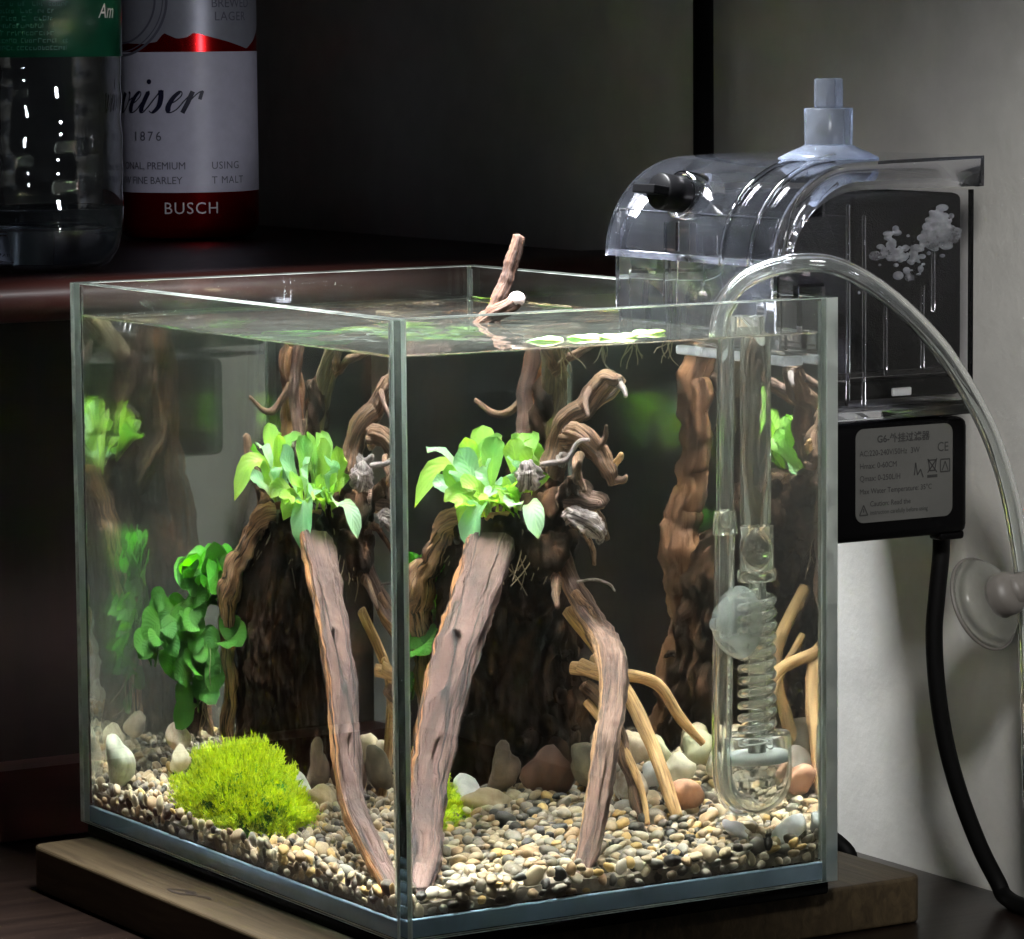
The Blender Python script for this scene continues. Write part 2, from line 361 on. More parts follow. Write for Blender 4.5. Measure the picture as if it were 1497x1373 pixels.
def catmull(pts, n):
    P = [V(p) for p in pts]; P = [P[0]*2-P[1]] + P + [P[-1]*2-P[-2]]
    out = []
    seg = len(pts)-1
    for k in range(n):
        t = k/(n-1)*seg; i = min(int(t), seg-1); u = t-i
        a, b, c, d = P[i:i+4]
        out.append(0.5*((2*b)+(c-a)*u+(2*a-5*b+4*c-d)*u*u+(3*b-a-3*c+d)*u**3))
    return out
def lerp_list(vals, n):
    s = len(vals)-1; r = []
    for k in range(n):
        t = k/(n-1)*s; i = min(int(t), s-1); r.append(vals[i]+(vals[i+1]-vals[i])*(t-i))
    return r
def sgnpow(x, e): return math.copysign(abs(x)**e, x)
def tube(pts, radii, nseg=14, nlen=24, flat=1.0, boxy=1.0, side=None, rough=0.0, rfreq=120, seed=0, cap=True, raw=False, grooves=()):
    """swept tube; side = preferred direction of the wide axis; flat = thickness / width"""
    C = [V(p) for p in pts] if raw else catmull(pts, nlen)
    R = lerp_list(radii, len(C)); n = len(C)
    if rough > .3 and not raw:         # crooked growth
        for k in range(2, n-1):
            q = C[k]*115+V((seed, seed*2, 0)); C[k] = C[k]+V((noise.noise(q), noise.noise(q+V((31, 0, 7))), noise.noise(q+V((5, 47, 0)))))*min(R[k], .0034)*0.75
    ref = V(side) if side is not None else V((0.31, 0.2, 0.93))
    v, f, uv = [], [], []; L = 0; a0 = None
    mean = sum(R)/len(R)
    for k in range(n):
        t = (C[min(k+1, n-1)]-C[max(k-1, 0)]).normalized()
        if a0 is None or side is not None: a = ref - t*ref.dot(t)
        else: a = a0 - t*a0.dot(t)
        if a.length < 1e-6: a = t.orthogonal()
        a.normalize(); a0 = a; b = a.cross(t).normalized()
        if b.z < 0 and side is not None: b = -b
        if k: L += (C[k]-C[k-1]).length
        for j in range(nseg+1):
            th = 2*math.pi*j/nseg
            d = a*sgnpow(math.cos(th), boxy)+b*sgnpow(math.sin(th), boxy)*flat
            r = R[k]
            if rough:
                jj = j % nseg; tq = 2*math.pi*jj/nseg
                q = C[k] + (a*math.cos(tq)+b*math.sin(tq))*r
                s = noise.noise(V((q.x*rfreq+seed, q.y*rfreq, q.z*rfreq)))*0.6
                s += noise.noise(V((math.cos(tq)*2.2+seed, math.sin(tq)*2.2, L*rfreq*0.22)))*0.7
                s += 0.35*noise.noise(V((q.x*rfreq*2.6, q.y*rfreq*2.6+seed, q.z*rfreq*2.6)))
                s -= 0.9*max(0, 0.25-abs(noise.noise(V((math.cos(tq)*3.4, math.sin(tq)*3.4+seed, L*rfreq*0.10)))))
                r = r*(1+rough*s)
                for (ga, g0, g1, gw_, gd) in grooves:
                    ss = k/(n-1)
                    if g0 < ss < g1:
                        da = abs((tq-ga-0.5*math.sin(ss*23+ga)*gw_+math.pi) % (2*math.pi)-math.pi); ww_ = gw_*math.sin(math.pi*(ss-g0)/(g1-g0))
                        if da < ww_: r *= 1-gd*(1-da/ww_)**0.6
            v.append(C[k]+d*r); uv.append((j/nseg, L/(2*math.pi*mean)))
    m_ = nseg+1
    for k in range(n-1):
        for j in range(nseg):
            f.append((k*m_+j, k*m_+j+1, (k+1)*m_+j+1, (k+1)*m_+j))
    if cap:
        for k, o in ((0, 1), (n-1, -1)):
            c = len(v); v.append(C[k]+(C[min(k+1, n-1)]-C[max(k-1, 0)]).normalized()*(-o)*R[k]*0.35); uv.append((0.5, 0))
            for j in range(nseg):
                q = (k*m_+j, k*m_+j+1, c)
                f.append(q if o < 0 else q[::-1])
    return v, f, uv
def lathe(profile, n=40, origin=(0, 0, 0), axis=None, closed=False):
    """profile = [(r, h)]"""
    ax = V(axis).normalized() if axis is not None else V((0, 0, 1))
    a = ax.orthogonal().normalized(); b = ax.cross(a); o = V(origin)
    v, f = [], []
    for r, h in profile:
        for j in range(n):
            th = 2*math.pi*j/n; v.append(o+ax*h+(a*math.cos(th)+b*math.sin(th))*max(r, 1e-6))
    for k in range(len(profile)-1):
        for j in range(n):
            f.append((k*n+j, k*n+(j+1) % n, (k+1)*n+(j+1) % n, (k+1)*n+j))
    if closed:
        k = len(profile)-1
        for j in range(n):
            f.append((k*n+j, k*n+(j+1) % n, (j+1) % n, j))
    return v, f
def torus(c, axis, R, r, n=48, k=12):
    return lathe([(R+r*math.cos(2*math.pi*i/k), r*math.sin(2*math.pi*i/k)) for i in range(k)], n, c, axis, closed=True)
def rbox(name, lo, hi, mat, parent=None, bev=0.002, smooth=True):
    bm = bmesh.new(); v, f = box(lo, hi)
    c = (V(lo)+V(hi))/2
    vs = [bm.verts.new(V(q)-c) for q in v]
    for q in f: bm.faces.new([vs[i] for i in q])
    if bev: bmesh.ops.bevel(bm, geom=list(bm.edges), offset=bev, segments=3, profile=0.5, affect='EDGES')
    me = bpy.data.meshes.new(name); bm.to_mesh(me); bm.free()
    me.materials.append(M[mat])
    if smooth:
        me.polygons.foreach_set('use_smooth', [True]*len(me.polygons))
        try: me.set_sharp_from_angle(angle=math.radians(50))
        except Exception: pass
    o = bpy.data.objects.new(name, me); COL.objects.link(o)
    if parent is not None: o.parent = parent; o.location = c-parent_world(parent)
    else: o.location = c
    return o
def text_mesh(body, size, fn, shear=0.0, spacing=1.0, align='LEFT', wide=1.0, offset=0.0):
    """flat text as polygons, each vertex placed by fn(x, y) -> point"""
    cu = bpy.data.curves.new('lettering', 'FONT'); cu.body = body; cu.size = size; cu.shear = shear
    cu.space_character = spacing; cu.align_x = align; cu.resolution_u = 3; cu.offset = offset
    o = bpy.data.objects.new('lettering_source', cu); COL.objects.link(o)
    bpy.context.view_layer.update()
    me = bpy.data.meshes.new_from_object(o.evaluated_get(bpy.context.evaluated_depsgraph_get()))
    v = [fn(q.co.x*wide, q.co.y) for q in me.vertices]; f = [tuple(p.vertices) for p in me.polygons]
    bpy.data.objects.remove(o); bpy.data.curves.remove(cu); bpy.data.meshes.remove(me)
    return v, f

# ================================================================== the setting
TZ = -0.0226
o = MB().add(*box((-1.6, -1.6, TZ-0.03), (0.279, 0.55, TZ))).obj('table_top', 'table', smooth=False); tag(o, kind='structure')
o = MB().add(*box((0.279, -1.7, -0.6), (0.34, 3.2, 1.8))).obj('wall', 'wall', smooth=False); tag(o, kind='structure')
# mahogany ledge behind the tank: rounded nose, top board, recessed panel below
led = empty('wooden_ledge', (-0.4, 0.30, TZ)); tag(led, 'dark red mahogany ledge with a rounded front edge, behind the tank', 'ledge')
LZ = 0.2085; nose = []
for k in range(17):
    a = math.pi*k/16
    nose.append((0.2850-0.0150*math.sin(a)**0.8, LZ-0.0085+0.0085*math.cos(a)))
prof = [(0.9, LZ-0.001), (0.3105, LZ-0.001), (0.3100, LZ), ] + nose + [(0.32, LZ-0.017), (0.9, LZ-0.017)]
v = []; f = []
for x in (-1.4, 0.2788):
    v += [(x, p[0], p[1]) for p in prof]
n = len(prof)
for k in range(n-1): f.append((k, k+1, n+k+1, n+k))
f += [tuple(range(n))[::-1], tuple(range(n, 2*n))]
o = MB().add(v, f).obj('top_board', 'mahogany', led)
try: o.data.set_sharp_from_angle(angle=math.radians(35))
except Exception: pass
MB().add(*box((-1.4, 0.345, TZ+0.001), (0.2785, 0.365, LZ-0.0175))).obj('back_panel', 'darkwood', led, smooth=False)
MB().add(*box((-1.4, 0.325, TZ+0.001), (0.2784, 0.3445, TZ+0.03))).obj('plinth', 'mahogany', led, smooth=False)
o = MB().add(*box((-1.6, 0.95, -0.2), (0.2786, 0.97, 1.8))).obj('cabinet_back', 'darkwood', smooth=False); tag(o, kind='structure')

# board and foam mat under the tank
bd = empty('wooden_board', (0.10, 0.125, TZ)); tag(bd, 'brown wooden board with a burnt mark, lying under the black mat', 'board')
bm = bmesh.new(); v_, f_ = box((-0.0240, 0.0095, TZ+0.0002), (0.2260, 0.2430, -0.0052))
vs = [bm.verts.new(V(q)-V(bd.location)) for q in v_]
for q in f_: bm.faces.new([vs[i] for i in q])
bm.edges.ensure_lookup_table()
vert_e = [e for e in bm.edges if abs(e.verts[0].co.z-e.verts[1].co.z) > 0.005]
bmesh.ops.bevel(bm, geom=vert_e, offset=0.006, segments=5, profile=0.5, affect='EDGES')
me = bpy.data.meshes.new('slab'); bm.to_mesh(me); bm.free(); me.materials.append(M['bamboo'])
o = bpy.data.objects.new('slab', me); link(o, bd); md = o.modifiers.new('bevel', 'BEVEL'); md.width = 0.0012; md.segments = 3; md.limit_method = 'ANGLE'
mb = MB()
def ribbon(mbx, pts, wd, z):
    P = catmull([(a, b, 0) for a, b in pts], 14)
    for k in range(len(P)-1):
        d = (P[k+1]-P[k]).normalized(); nn = V((-d.y, d.x, 0))
        q0 = wd*(0.4+0.6*math.sin(math.pi*(k+0.3)/len(P))); q1 = wd*(0.4+0.6*math.sin(math.pi*(k+1.3)/len(P)))
        a, b, c, e = P[k]-nn*q0, P[k]+nn*q0, P[k+1]+nn*q1, P[k+1]-nn*q1
        mbx.add([(q.x, q.y, z) for q in (a, e, c, b)], [(0, 1, 2, 3)])
ribbon(mb, [(-.0160, .1415), (-.0120, .1360), (-.0110, .1300), (-.0145, .1290), (-.0165, .1345), (-.0160, .1415)], .0009, -0.00495)
ribbon(mb, [(-.0128, .1330), (-.0135, .1285), (-.0118, .1262)], .0011, -0.00490)
ribbon(mb, [(-.0130, .1240), (-.0105, .1215), (-.0112, .1165)], .0008, -0.00495)
mb.obj('burnt_mark', 'burn', bd, smooth=False)
o = rbox('foam_mat', (0.0015, 0.0030, -0.00515), (0.1785, 0.2465, -0.0002), 'mat', bev=0.0012); tag(o, 'thin black foam mat between the tank and the wooden board', 'mat')

# ================================================================== the tank
tank = empty('aquarium', (W/2, D/2, 0)); tag(tank, 'clear rimless glass aquarium filled with water, gravel and driftwood', 'aquarium')
e = 0.0003
def pane(lo, hi, lab):
    o = rbox('pane', lo, hi, 'pane', tank, bev=0.0004, smooth=False); o['label'] = lab
    o.data.materials.append(M['ground']); o.data.materials.append(M['rim'])
    ax = 0 if hi[0]-lo[0] > hi[1]-lo[1] else 1; c = o.location+tank.location
    for p in o.data.polygons:            # the cut ends of a pane are ground matt
        q = p.center
        bevel_face = max(abs(p.normal[k]) for k in range(3)) < .98
        if p.normal.z > .3: p.material_index = 2
        elif bevel_face or (abs(p.normal[ax]) > .9 and not (lo[0] == 0 and q.y < 0)): p.material_index = 1
pane((0, 0, 0), (T, D, H), 'side glass pane facing left')
pane((W-T, 0, 0), (W, D, H), 'side glass pane carrying the filter')
pane((T-e, 0, 0), (W-T+e, T, H), 'front glass pane facing right')
pane((T-e, D-T, 0), (W-T+e, D, H), 'back glass pane by the wooden ledge')
rbox('base_plate', (T-.0004, T-.0004, 0.0006), (W-T+.0004, D-T+.0004, 0.0068), 'base', tank, bev=0.0005)
for (x, y, sx, sy) in ((T, T, 1, 1), (W-T, T, -1, 1), (T, D-T, 1, -1), (W-T, D-T, -1, -1)):
    q = 0.0016
    v = []; 
    for z in (0.008, H-0.0015): v += [(x+sx*.0001, y+sy*.0001, z), (x+sx*q, y+sy*.0001, z), (x+sx*.0001, y+sy*q, z)]
    MB().add(v, [(0, 1, 4, 3), (1, 2, 5, 4), (2, 0, 3, 5), (0, 2, 1), (3, 4, 5)]).obj('silicone_seam', 'silicone', tank, smooth=False)

# water: a closed body with a meniscus at the glass and faint ripples
g = 0.0019
def axis_pts(lo, hi, n):
    p = [lo+d for d in (0, .0003, .0006, .001, .0015, .0022, .0032)]
    p2 = [hi-d for d in (.0032, .0022, .0015, .001, .0006, .0003, 0)]
    return p+[p[-1]+(p2[0]-p[-1])*k/n for k in range(1, n)]+p2
gw = T+0.0004
xs = axis_pts(gw, W-gw, 46); ys = axis_pts(gw, D-gw, 60)
v = []; f = []
for i, x in enumerate(xs):
    for j, y in enumerate(ys):
        dd = min(x-gw, W-gw-x, y-gw, D-gw-y)
        z = WATER + 0.0011*math.exp(-dd/0.0009)
        z += 0.00010*noise.noise(V((x*55, y*55, 1.3))) + 0.00005*noise.noise(V((x*140, y*140, 4)))
        r = math.hypot(x-0.155, y-0.07); z += 0.00022*math.sin(r*520)*math.exp(-r*28)
        v.append((x, y, z))
ny = len(ys)
for i in range(len(xs)-1):
    for j in range(ny-1): f.append((i*ny+j, (i+1)*ny+j, (i+1)*ny+j+1, i*ny+j+1))
loop = [i*ny for i in range(len(xs))] + [(len(xs)-1)*ny+j for j in range(1, ny)] + [i*ny+ny-1 for i in range(len(xs)-2, -1, -1)] + [j for j in range(ny-2, 0, -1)]
b0 = len(v); v += [(v[i][0], v[i][1], 0.0072) for i in loop]; nl = len(loop)
for k in range(nl): f.append((loop[k], b0+k, b0+(k+1) % nl, loop[(k+1) % nl]))
f.append(tuple(b0+k for k in range(nl))[::-1])
wat = MB().add(v, f).obj('water', 'water'); tag(wat, kind='structure')
me = wat.data
sm = [all(i < b0 for i in p.vertices) for p in me.polygons]; me.polygons.foreach_set('use_smooth', sm)
me.materials.append(M['film'])
me.polygons.foreach_set('material_index', [1 if q else 0 for q in sm])
bm = bmesh.new(); bm.from_mesh(me); bmesh.ops.recalc_face_normals(bm, faces=bm.faces); bm.to_mesh(me); bm.free()

# ================================================================== gravel
X0, X1, Y0, Y1 = gw+0.0006, W-gw-0.0006, gw+0.0006, D-gw-0.0006
def gz(x, y):
    z = 0.0150 + 0.010*min(1, max(0, (x-0.01)/0.10))*min(1, max(0, (y-0.01)/0.12))
    z += 0.0025*noise.noise(V((x*28, y*28, 2.1)))
    return z
grav = empty('gravel_bed', (W/2, D/2, 0.007)); tag(grav, 'bed of beige, grey and black pebbles on the tank floor', 'gravel')
v = []; f = []; na, nb = 40, 52
for i in range(na+1):
    for j in range(nb+1):
        x = X0+0.001+(X1-X0-.002)*i/na; y = Y0+0.001+(Y1-Y0-.002)*j/nb; v.append((x, y, gz(x, y)-0.0034))
for i in range(na):
    for j in range(nb): f.append((i*(nb+1)+j, (i+1)*(nb+1)+j, (i+1)*(nb+1)+j+1, i*(nb+1)+j+1))
ring = [i*(nb+1) for i in range(na+1)]+[na*(nb+1)+j for j in range(1, nb+1)]+[i*(nb+1)+nb for i in range(na-1, -1, -1)]+[j for j in range(nb-1, 0, -1)]
b0 = len(v); v += [(v[i][0], v[i][1], 0.0075) for i in ring]
for k in range(len(ring)): f.append((ring[k], b0+k, b0+(k+1) % len(ring), ring[(k+1) % len(ring)]))
MB().add(v, f).obj('bed_fill', 'bed', grav, smooth=False)
def ico(sub):
    bm = bmesh.new(); bmesh.ops.create_icosphere(bm, subdivisions=sub, radius=1)
    v = np.array([q.co[:] for q in bm.verts]); f = [tuple(x.index for x in q.verts) for q in bm.faces]; bm.free(); return v, f
IV, IF = ico(2)
rng = np.random.default_rng(5)
PV = []
for k in range(9):
    fr = 0.9+0.5*rng.random(); o3 = rng.random(3)*20
    PV.append(np.array([q*(1+0.30*noise.noise(V(tuple(q*fr+o3)))) for q in IV]))
class Grid:
    def __init__(s, c): s.c = c; s.d = {}
    def near(s, p, r):
        k = [int(a//s.c) for a in p]
        for i in (-1, 0, 1):
            for j in (-1, 0, 1):
                for l in (-1, 0, 1):
                    for q, rr in s.d.get((k[0]+i, k[1]+j, k[2]+l), ()):
                        if (q[0]-p[0])**2+(q[1]-p[1])**2+(q[2]-p[2])**2 < (0.80*(r+rr))**2: return True
        return False
    def put(s, p, r): s.d.setdefault(tuple(int(a//s.c) for a in p), []).append((p, r))
grid = Grid(0.0085); pebbles = []
def try_peb(x, y, z, r, flatdir=None):
    if grid.near((x, y, z), r): return False
    grid.put((x, y, z), r); pebbles.append((x, y, z, r, flatdir)); return True
for k in range(15000):          # against the four panes, from the bottom to the surface
    r = random.uniform(.0018, .0036); s = random.random(); zz = random.uniform(.0085, .0165)
    if s < .42: x, y, fd = random.uniform(X0+r, X1-r), Y0+r*.75, 'y'
    elif s < .84: x, y, fd = X0+r*.75, random.uniform(Y0+r, Y1-r), 'x'
    elif s < .92: x, y, fd = random.uniform(X0+r, X1-r), Y1-r*.75, 'y'
    else: x, y, fd = X1-r*.75, random.uniform(Y0+r, Y1-r), 'x'
    try_peb(x, y, zz, r, fd)
for k in range(26000):
    r = random.choice((random.uniform(.0013, .0022), random.uniform(.0018, .0030), random.uniform(.0022, .0046)))
    x = random.uniform(X0+r, X1-r); y = random.uniform(Y0+r, Y1-r)
    z = gz(x, y)+random.uniform(-.0040, .0004)
    try_peb(x, y, z, r)
def peb_rot(fd):
    a = random.uniform(0, 2*math.pi)
    if random.random() < .55: fd = None
    if fd == 'x': return Matrix.Rotation(math.pi/2+random.uniform(-.4, .4), 3, 'Y') @ Matrix.Rotation(a, 3, 'Z')
    if fd == 'y': return Matrix.Rotation(math.pi/2+random.uniform(-.4, .4), 3, 'X') @ Matrix.Rotation(a, 3, 'Z')
    return Matrix.Rotation(random.uniform(-.55, .55), 3, 'X') @ Matrix.Rotation(random.uniform(-.55, .55), 3, 'Y') @ Matrix.Rotation(a, 3, 'Z')
pebbles.sort(key=lambda p: min(p[0], p[1])*1.0 - p[3]*4 + (0.03 if p[2] < gz(p[0], p[1])-.006 else 0))
peb_me = []
for k in range(9):
    me = bpy.data.meshes.new('pebble'); me.from_pydata([tuple(q) for q in PV[k]], [], IF)
    me.polygons.foreach_set('use_smooth', [True]*len(me.polygons)); me.materials.append(M['pebble']); peb_me.append(me)
for (x, y, z, r, fd) in pebbles[:300]:
    o = bpy.data.objects.new('pebble', peb_me[random.randrange(9)]); link(o, grav)
    sx, sy, sz = r*random.uniform(1.0, 1.35), r*random.uniform(.8, 1.05), r*random.uniform(.5, .8)
    o.location = V((x, y, z))-V(grav.location); o.rotation_euler = peb_rot(fd).to_euler(); o.scale = (sx, sy, sz)
JV, JF = ico(2); allv = []; allf = []; c = 0; JFa = np.array(JF)
for (x, y, z, r, fd) in pebbles[300:]:
    R3 = np.array(peb_rot(fd)); q = PV[random.randrange(9)]*np.array([r*random.uniform(1.0, 1.35), r*random.uniform(.8, 1.05), r*random.uniform(.5, .8)])
    allv.append(q@R3.T+np.array([x, y, z])); allf.append(JFa+c); c += len(q)
allv = np.concatenate(allv); allf = np.concatenate(allf)
allv[:, 0] = np.clip(allv[:, 0], gw+.0002, W-gw-.0002); allv[:, 1] = np.clip(allv[:, 1], gw+.0002, D-gw-.0002); allv[:, 2] = np.maximum(allv[:, 2], 0.0074)
me = bpy.data.meshes.new('gravel'); me.from_pydata((allv-np.array(grav.location)).tolist(), [], allf.tolist())
me.polygons.foreach_set('use_smooth', [True]*len(me.polygons)); me.materials.append(M['gravel'])
o = bpy.data.objects.new('gravel', me); link(o, grav); tag(o, kind='stuff')

# larger stones, each a thing of its own
SV, SF = ico(3)
def stone(name, label, c, r, cols, seed, angular=0.45, rot=0.0, group='larger stones lying on the gravel'):
    q = []
    for p in SV:
        s = 0.82+angular*0.85*noise.noise(V(tuple(p*1.0+seed*3.7)))+0.05*noise.noise(V(tuple(p*2.6+seed)))+0.02*noise.noise(V(tuple(p*7+seed)))
        d = V((p[0]*r[0]*s, p[1]*r[1]*s, p[2]*r[2]*s)); d.rotate(Matrix.Rotation(rot+seed*1.3, 3, 'Z') @ Matrix.Rotation(0.55*math.sin(seed*2.7), 3, 'X') @ Matrix.Rotation(0.5*math.cos(seed*1.9), 3, 'Y')); q.append(d+V(c))
    nm = 'stone_%d' % seed
    M[nm] = stonemat(nm, *cols)
    o = MB().add(q, SF).obj(name, nm, origin=c); tag(o, label, 'stone', group); return o
stone('stone', 'upright grey-brown stone at the foot of the dark trunk', (.1000, .142, .0340), (.0085, .0075, .0125), ((.055, .038, .026), (.14, .095, .062)), 1, 0.55)
stone('stone', 'dark reddish-brown stone in the shade under the trunk', (.1140, .130, .0325), (.0105, .0080, .0115), ((.045, .022, .015), (.10, .050, .033)), 2, 0.55)
stone('stone', 'dark mottled stone behind the slender bent driftwood leg', (.1275, .122, .0335), (.0090, .0080, .0120), ((.07, .06, .04), (.17, .14, .095)), 3)
stone('stone', 'pale beige stone just right of the bent driftwood leg', (.1530, .136, .0370), (.0090, .0080, .0070), ((.38, .30, .20), (.60, .50, .36)), 4)
stone('stone', 'olive-cream stone near the glass, behind the long pale root', (.1650, .140, .0330), (.0070, .0100, .0085), ((.34, .33, .18), (.55, .52, .34)), 5)
stone('stone', 'yellowish-white rounded stone beside the pale root tip', (.1660, .118, .0290), (.0062, .0070, .0070), ((.45, .42, .27), (.66, .60, .45)), 6)
stone('stone', 'small grey-white stone between the two pale roots', (.1540, .118, .0285), (.0055, .0060, .0060), ((.40, .41, .40), (.58, .58, .56)), 7)
stone('stone', 'white and brown two-toned stone behind the thin pale root', (.1380, .104, .0275), (.0085, .0080, .0085), ((.25, .15, .08), (.72, .66, .58)), 8)
stone('stone', 'flat reddish-brown stone left of the glass diffuser', (.1490, .078, .0265), (.0105, .0085, .0062), ((.20, .095, .055), (.40, .21, .13)), 9, 0.35)
stone('stone', 'lilac-white flat stone under the glass diffuser bulb', (.1500, .028, .0178), (.0120, .0080, .0038), ((.46, .44, .46), (.70, .68, .70)), 10)
stone('stone', 'bright white stone in the right-hand corner of the tank', (.1670, .0165, .0185), (.0060, .0085, .0055), ((.62, .64, .64), (.80, .80, .78)), 11)
stone('stone', 'beige sloping stone beside the moss clump, behind the plank', (.0880, .128, .0235), (.0140, .0080, .0050), ((.30, .22, .12), (.52, .42, .28)), 12)
stone('stone', 'white-grey slab leaning on the beige stone by the moss', (.0850, .142, .0270), (.0130, .0060, .0050), ((.45, .45, .45), (.68, .67, .65)), 13, 0.3, 0.5)
stone('stone', 'large grey-green boulder in the far left corner', (.0180, .2290, .0250), (.0110, .0120, .0120), ((.20, .22, .16), (.44, .45, .36)), 14)
stone('stone', 'flat-topped beige stone behind the moss clump', (.0700, .2250, .0330), (.0100, .0090, .0055), ((.30, .22, .15), (.56, .46, .35)), 15, 0.35)
stone('stone', 'cream rounded stone under the flat-topped beige stone', (.0600, .2150, .0265), (.0085, .0080, .0065), ((.45, .40, .27), (.66, .58, .42)), 16)
stone('stone', 'buff stone low behind the broad driftwood plank', (.1600, .1560, .0350), (.0065, .0080, .0075), ((.36, .28, .18), (.58, .48, .33)), 17)

# ================================================================== driftwood
random.seed(17)
dw = empty('driftwood', (.115, .165, .02)); tag(dw, 'branching piece of dark driftwood standing in the middle of the tank', 'driftwood')
def remeshed(parts, voxel):
    me = bpy.data.meshes.new('tmp'); mb = MB()
    for v_, f_ in parts: mb.add(v_, f_)
    me.from_pydata(mb.v, [], mb.f); o = bpy.data.objects.new('tmp', me); COL.objects.link(o)
    md = o.modifiers.new('r', 'REMESH'); md.mode = 'VOXEL'; md.voxel_size = voxel
    s = o.modifiers.new('s', 'SMOOTH'); s.factor = 0.5; s.iterations = 3
    bpy.context.view_layer.update()
    r = bpy.data.meshes.new_from_object(o.evaluated_get(bpy.context.evaluated_depsgraph_get()))
    bpy.data.objects.remove(o); return r
def blob(c, r): return ([tuple(V(c)+V((p[0]*r[0], p[1]*r[1], p[2]*r[2]))) for p in SV], SF)
def tb(pts, rad, **k): v_, f_, _ = tube(pts, rad, nseg=12, nlen=14, **k); return v_, f_
parts = [tb([(.126, .190, .012), (.125, .189, .05), (.121, .182, .09), (.114, .166, .125)], [.034, .028, .027, .024]),
         blob((.108, .155, .117), (.019, .026, .009)), blob((.113, .132, .115), (.010, .018, .008)),
         tb([(.112, .150, .118), (.116, .128, .128), (.1155, .103, .140)], [.011, .009, .005]),
         tb([(.100, .165, .115), (.094, .176, .080), (.096, .186, .04), (.092, .190, .012)], [.011, .008, .008, .012]),
         tb([(.122, .175, .115), (.129, .170, .150), (.1330, .165, .1720)], [.012, .008, .006])]
random.seed(31)
for k in range(34):                  # knots and broken stubs over the trunk
    th_ = random.uniform(0, 2*math.pi); zc = random.uniform(.03, .135); rr_ = .026 if zc < .10 else .018
    cx, cy = (.125, .188) if zc < .10 else (.112, .150)
    d = V((math.cos(th_), math.sin(th_), random.uniform(-.2, .7))).normalized(); p0 = V((cx, cy, zc))+V((d.x, d.y*1.15, 0))*rr_
    parts.append(tb([p0-d*.006, p0, p0+d*random.uniform(.003, .009)], [random.uniform(.003, .005), random.uniform(.0014, .0030), random.uniform(.0006, .0014)]))
tm = remeshed(parts, 0.0011)
co = np.empty(len(tm.vertices)*3); tm.vertices.foreach_get('co', co); co = co.reshape(-1, 3)
no = np.array([q.normal[:] for q in tm.vertices])
for i in range(len(co)):
    p = co[i]
    a = noise.fractal(V((p[0]*85, p[1]*85, p[2]*24)), 0.55, 2.1, 5) * 0.0036
    b = abs(noise.noise(V((p[0]*170, p[1]*170, p[2]*40)))) * -0.0042
    c_ = noise.noise(V((p[0]*40, p[1]*40, p[2]*40))) * 0.003
    c_ -= (0.5-abs(noise.noise(V((p[0]*130+9, p[1]*130, p[2]*95)))))*0.0042 - 0.0012
    c_ += noise.noise(V((p[0]*330, p[1]*330, p[2]*200)))*0.0011
    co[i] = p+no[i]*(a+b+c_)
co -= np.array(dw.location); tm.vertices.foreach_set('co', co.ravel()); tm.update()
tm.materials.clear(); tm.materials.append(M['bark']); tm.polygons.foreach_set('use_smooth', [True]*len(tm.polygons)); tm.name = 'trunk'
o = bpy.data.objects.new('trunk', tm); link(o, dw); o['label'] = 'dark rugged trunk'
def wood(name, pts, rad, mat, label=None, **k):
    a = dict(nseg=26, nlen=70, rough=0.34, rfreq=170); a.update(k)
    o = MB().add(*tube(pts, rad, **a)).obj(name, mat, dw)
    if label: o['label'] = label
    return o
M['redwood'] = wood_obj('reddish_bark', [(0.28, (.030, .012, .006)), (0.46, (.10, .042, .018)), (0.62, (.22, .10, .042)), (0.80, (.36, .19, .09))], (120, 120, 40), 0.8, 1.0, 0.9)
RV = (.854, -.52, 0)
wood('upright', [(.1440, .212, .010), (.1450, .206, .040), (.1425, .202, .075), (.1440, .200, .105), (.1400, .198, .135), (.1410, .194, .165), (.1370, .192, .1900)], [.0110, .0092, .0072, .0084, .0058, .0064, .0046], 'redwood', 'reddish-brown upright stem at the back', nseg=40, nlen=160, rough=0.45, rfreq=130)
wood('root', [(.0935, .1370, .1180), (.0903, .1322, .1150), (.0752, .1119, .0985), (.0566, .0878, .0785), (.0434, .0731, .0550), (.0343, .0599, .0350), (.0225, .0334, .0215), (.0125, .0130, .0140)],
     [.0088, .0094, .0088, .0088, .0075, .0070, .0066, .0048], 'plank', 'broad flat plank-like root with an orange edge', flat=0.50, side=RV, nseg=84, nlen=220, rough=0.22, rfreq=110, boxy=0.5, grooves=((1.75, .36, .50, .30, .85), (1.35, .56, .66, .20, .75), (2.1, .60, .74, .18, .7), (1.1, .18, .30, .14, .5), (1.55, .78, .90, .20, .7), (2.4, .08, .22, .12, .5), (1.9, .22, .33, .10, .6)))
wood('root', [(.1170, .122, .1130), (.1187, .1166, .1033), (.1230, .1030, .0880), (.1154, .070, .0795), (.1075, .052, .066), (.0995, .040, .0550), (.0918, .030, .0379), (.0836, .0205, .0207), (.0760, .0135, .0110)],
     [.0034, .0038, .0050, .0058, .0052, .0050, .0048, .0044, .0034], 'leg', 'slender bent leg reaching the front glass', side=RV, flat=0.85, seed=4, nseg=48, nlen=160, boxy=0.8, rough=0.24, grooves=((1.4, .15, .30, .25, .4), (1.8, .40, .55, .2, .35), (1.2, .66, .80, .2, .4)))
wood('root', [(.118, .115, .072), (.1315, .100, .0700), (.1477, .100, .0648), (.1580, .100, .0511), (.1670, .098, .0410)], [.0026, .0024, .0023, .0022, .0014], 'root', 'thin pale root running to the side glass', nseg=12, rough=0.1)
wood('root', [(.120, .112, .073), (.1315, .100, .0662), (.1372, .090, .0516), (.1400, .080, .0373), (.1427, .070, .0190)], [.0030, .0029, .0029, .0028, .0024], 'root', 'pale straight root beside the bent leg', nseg=12, rough=0.1)
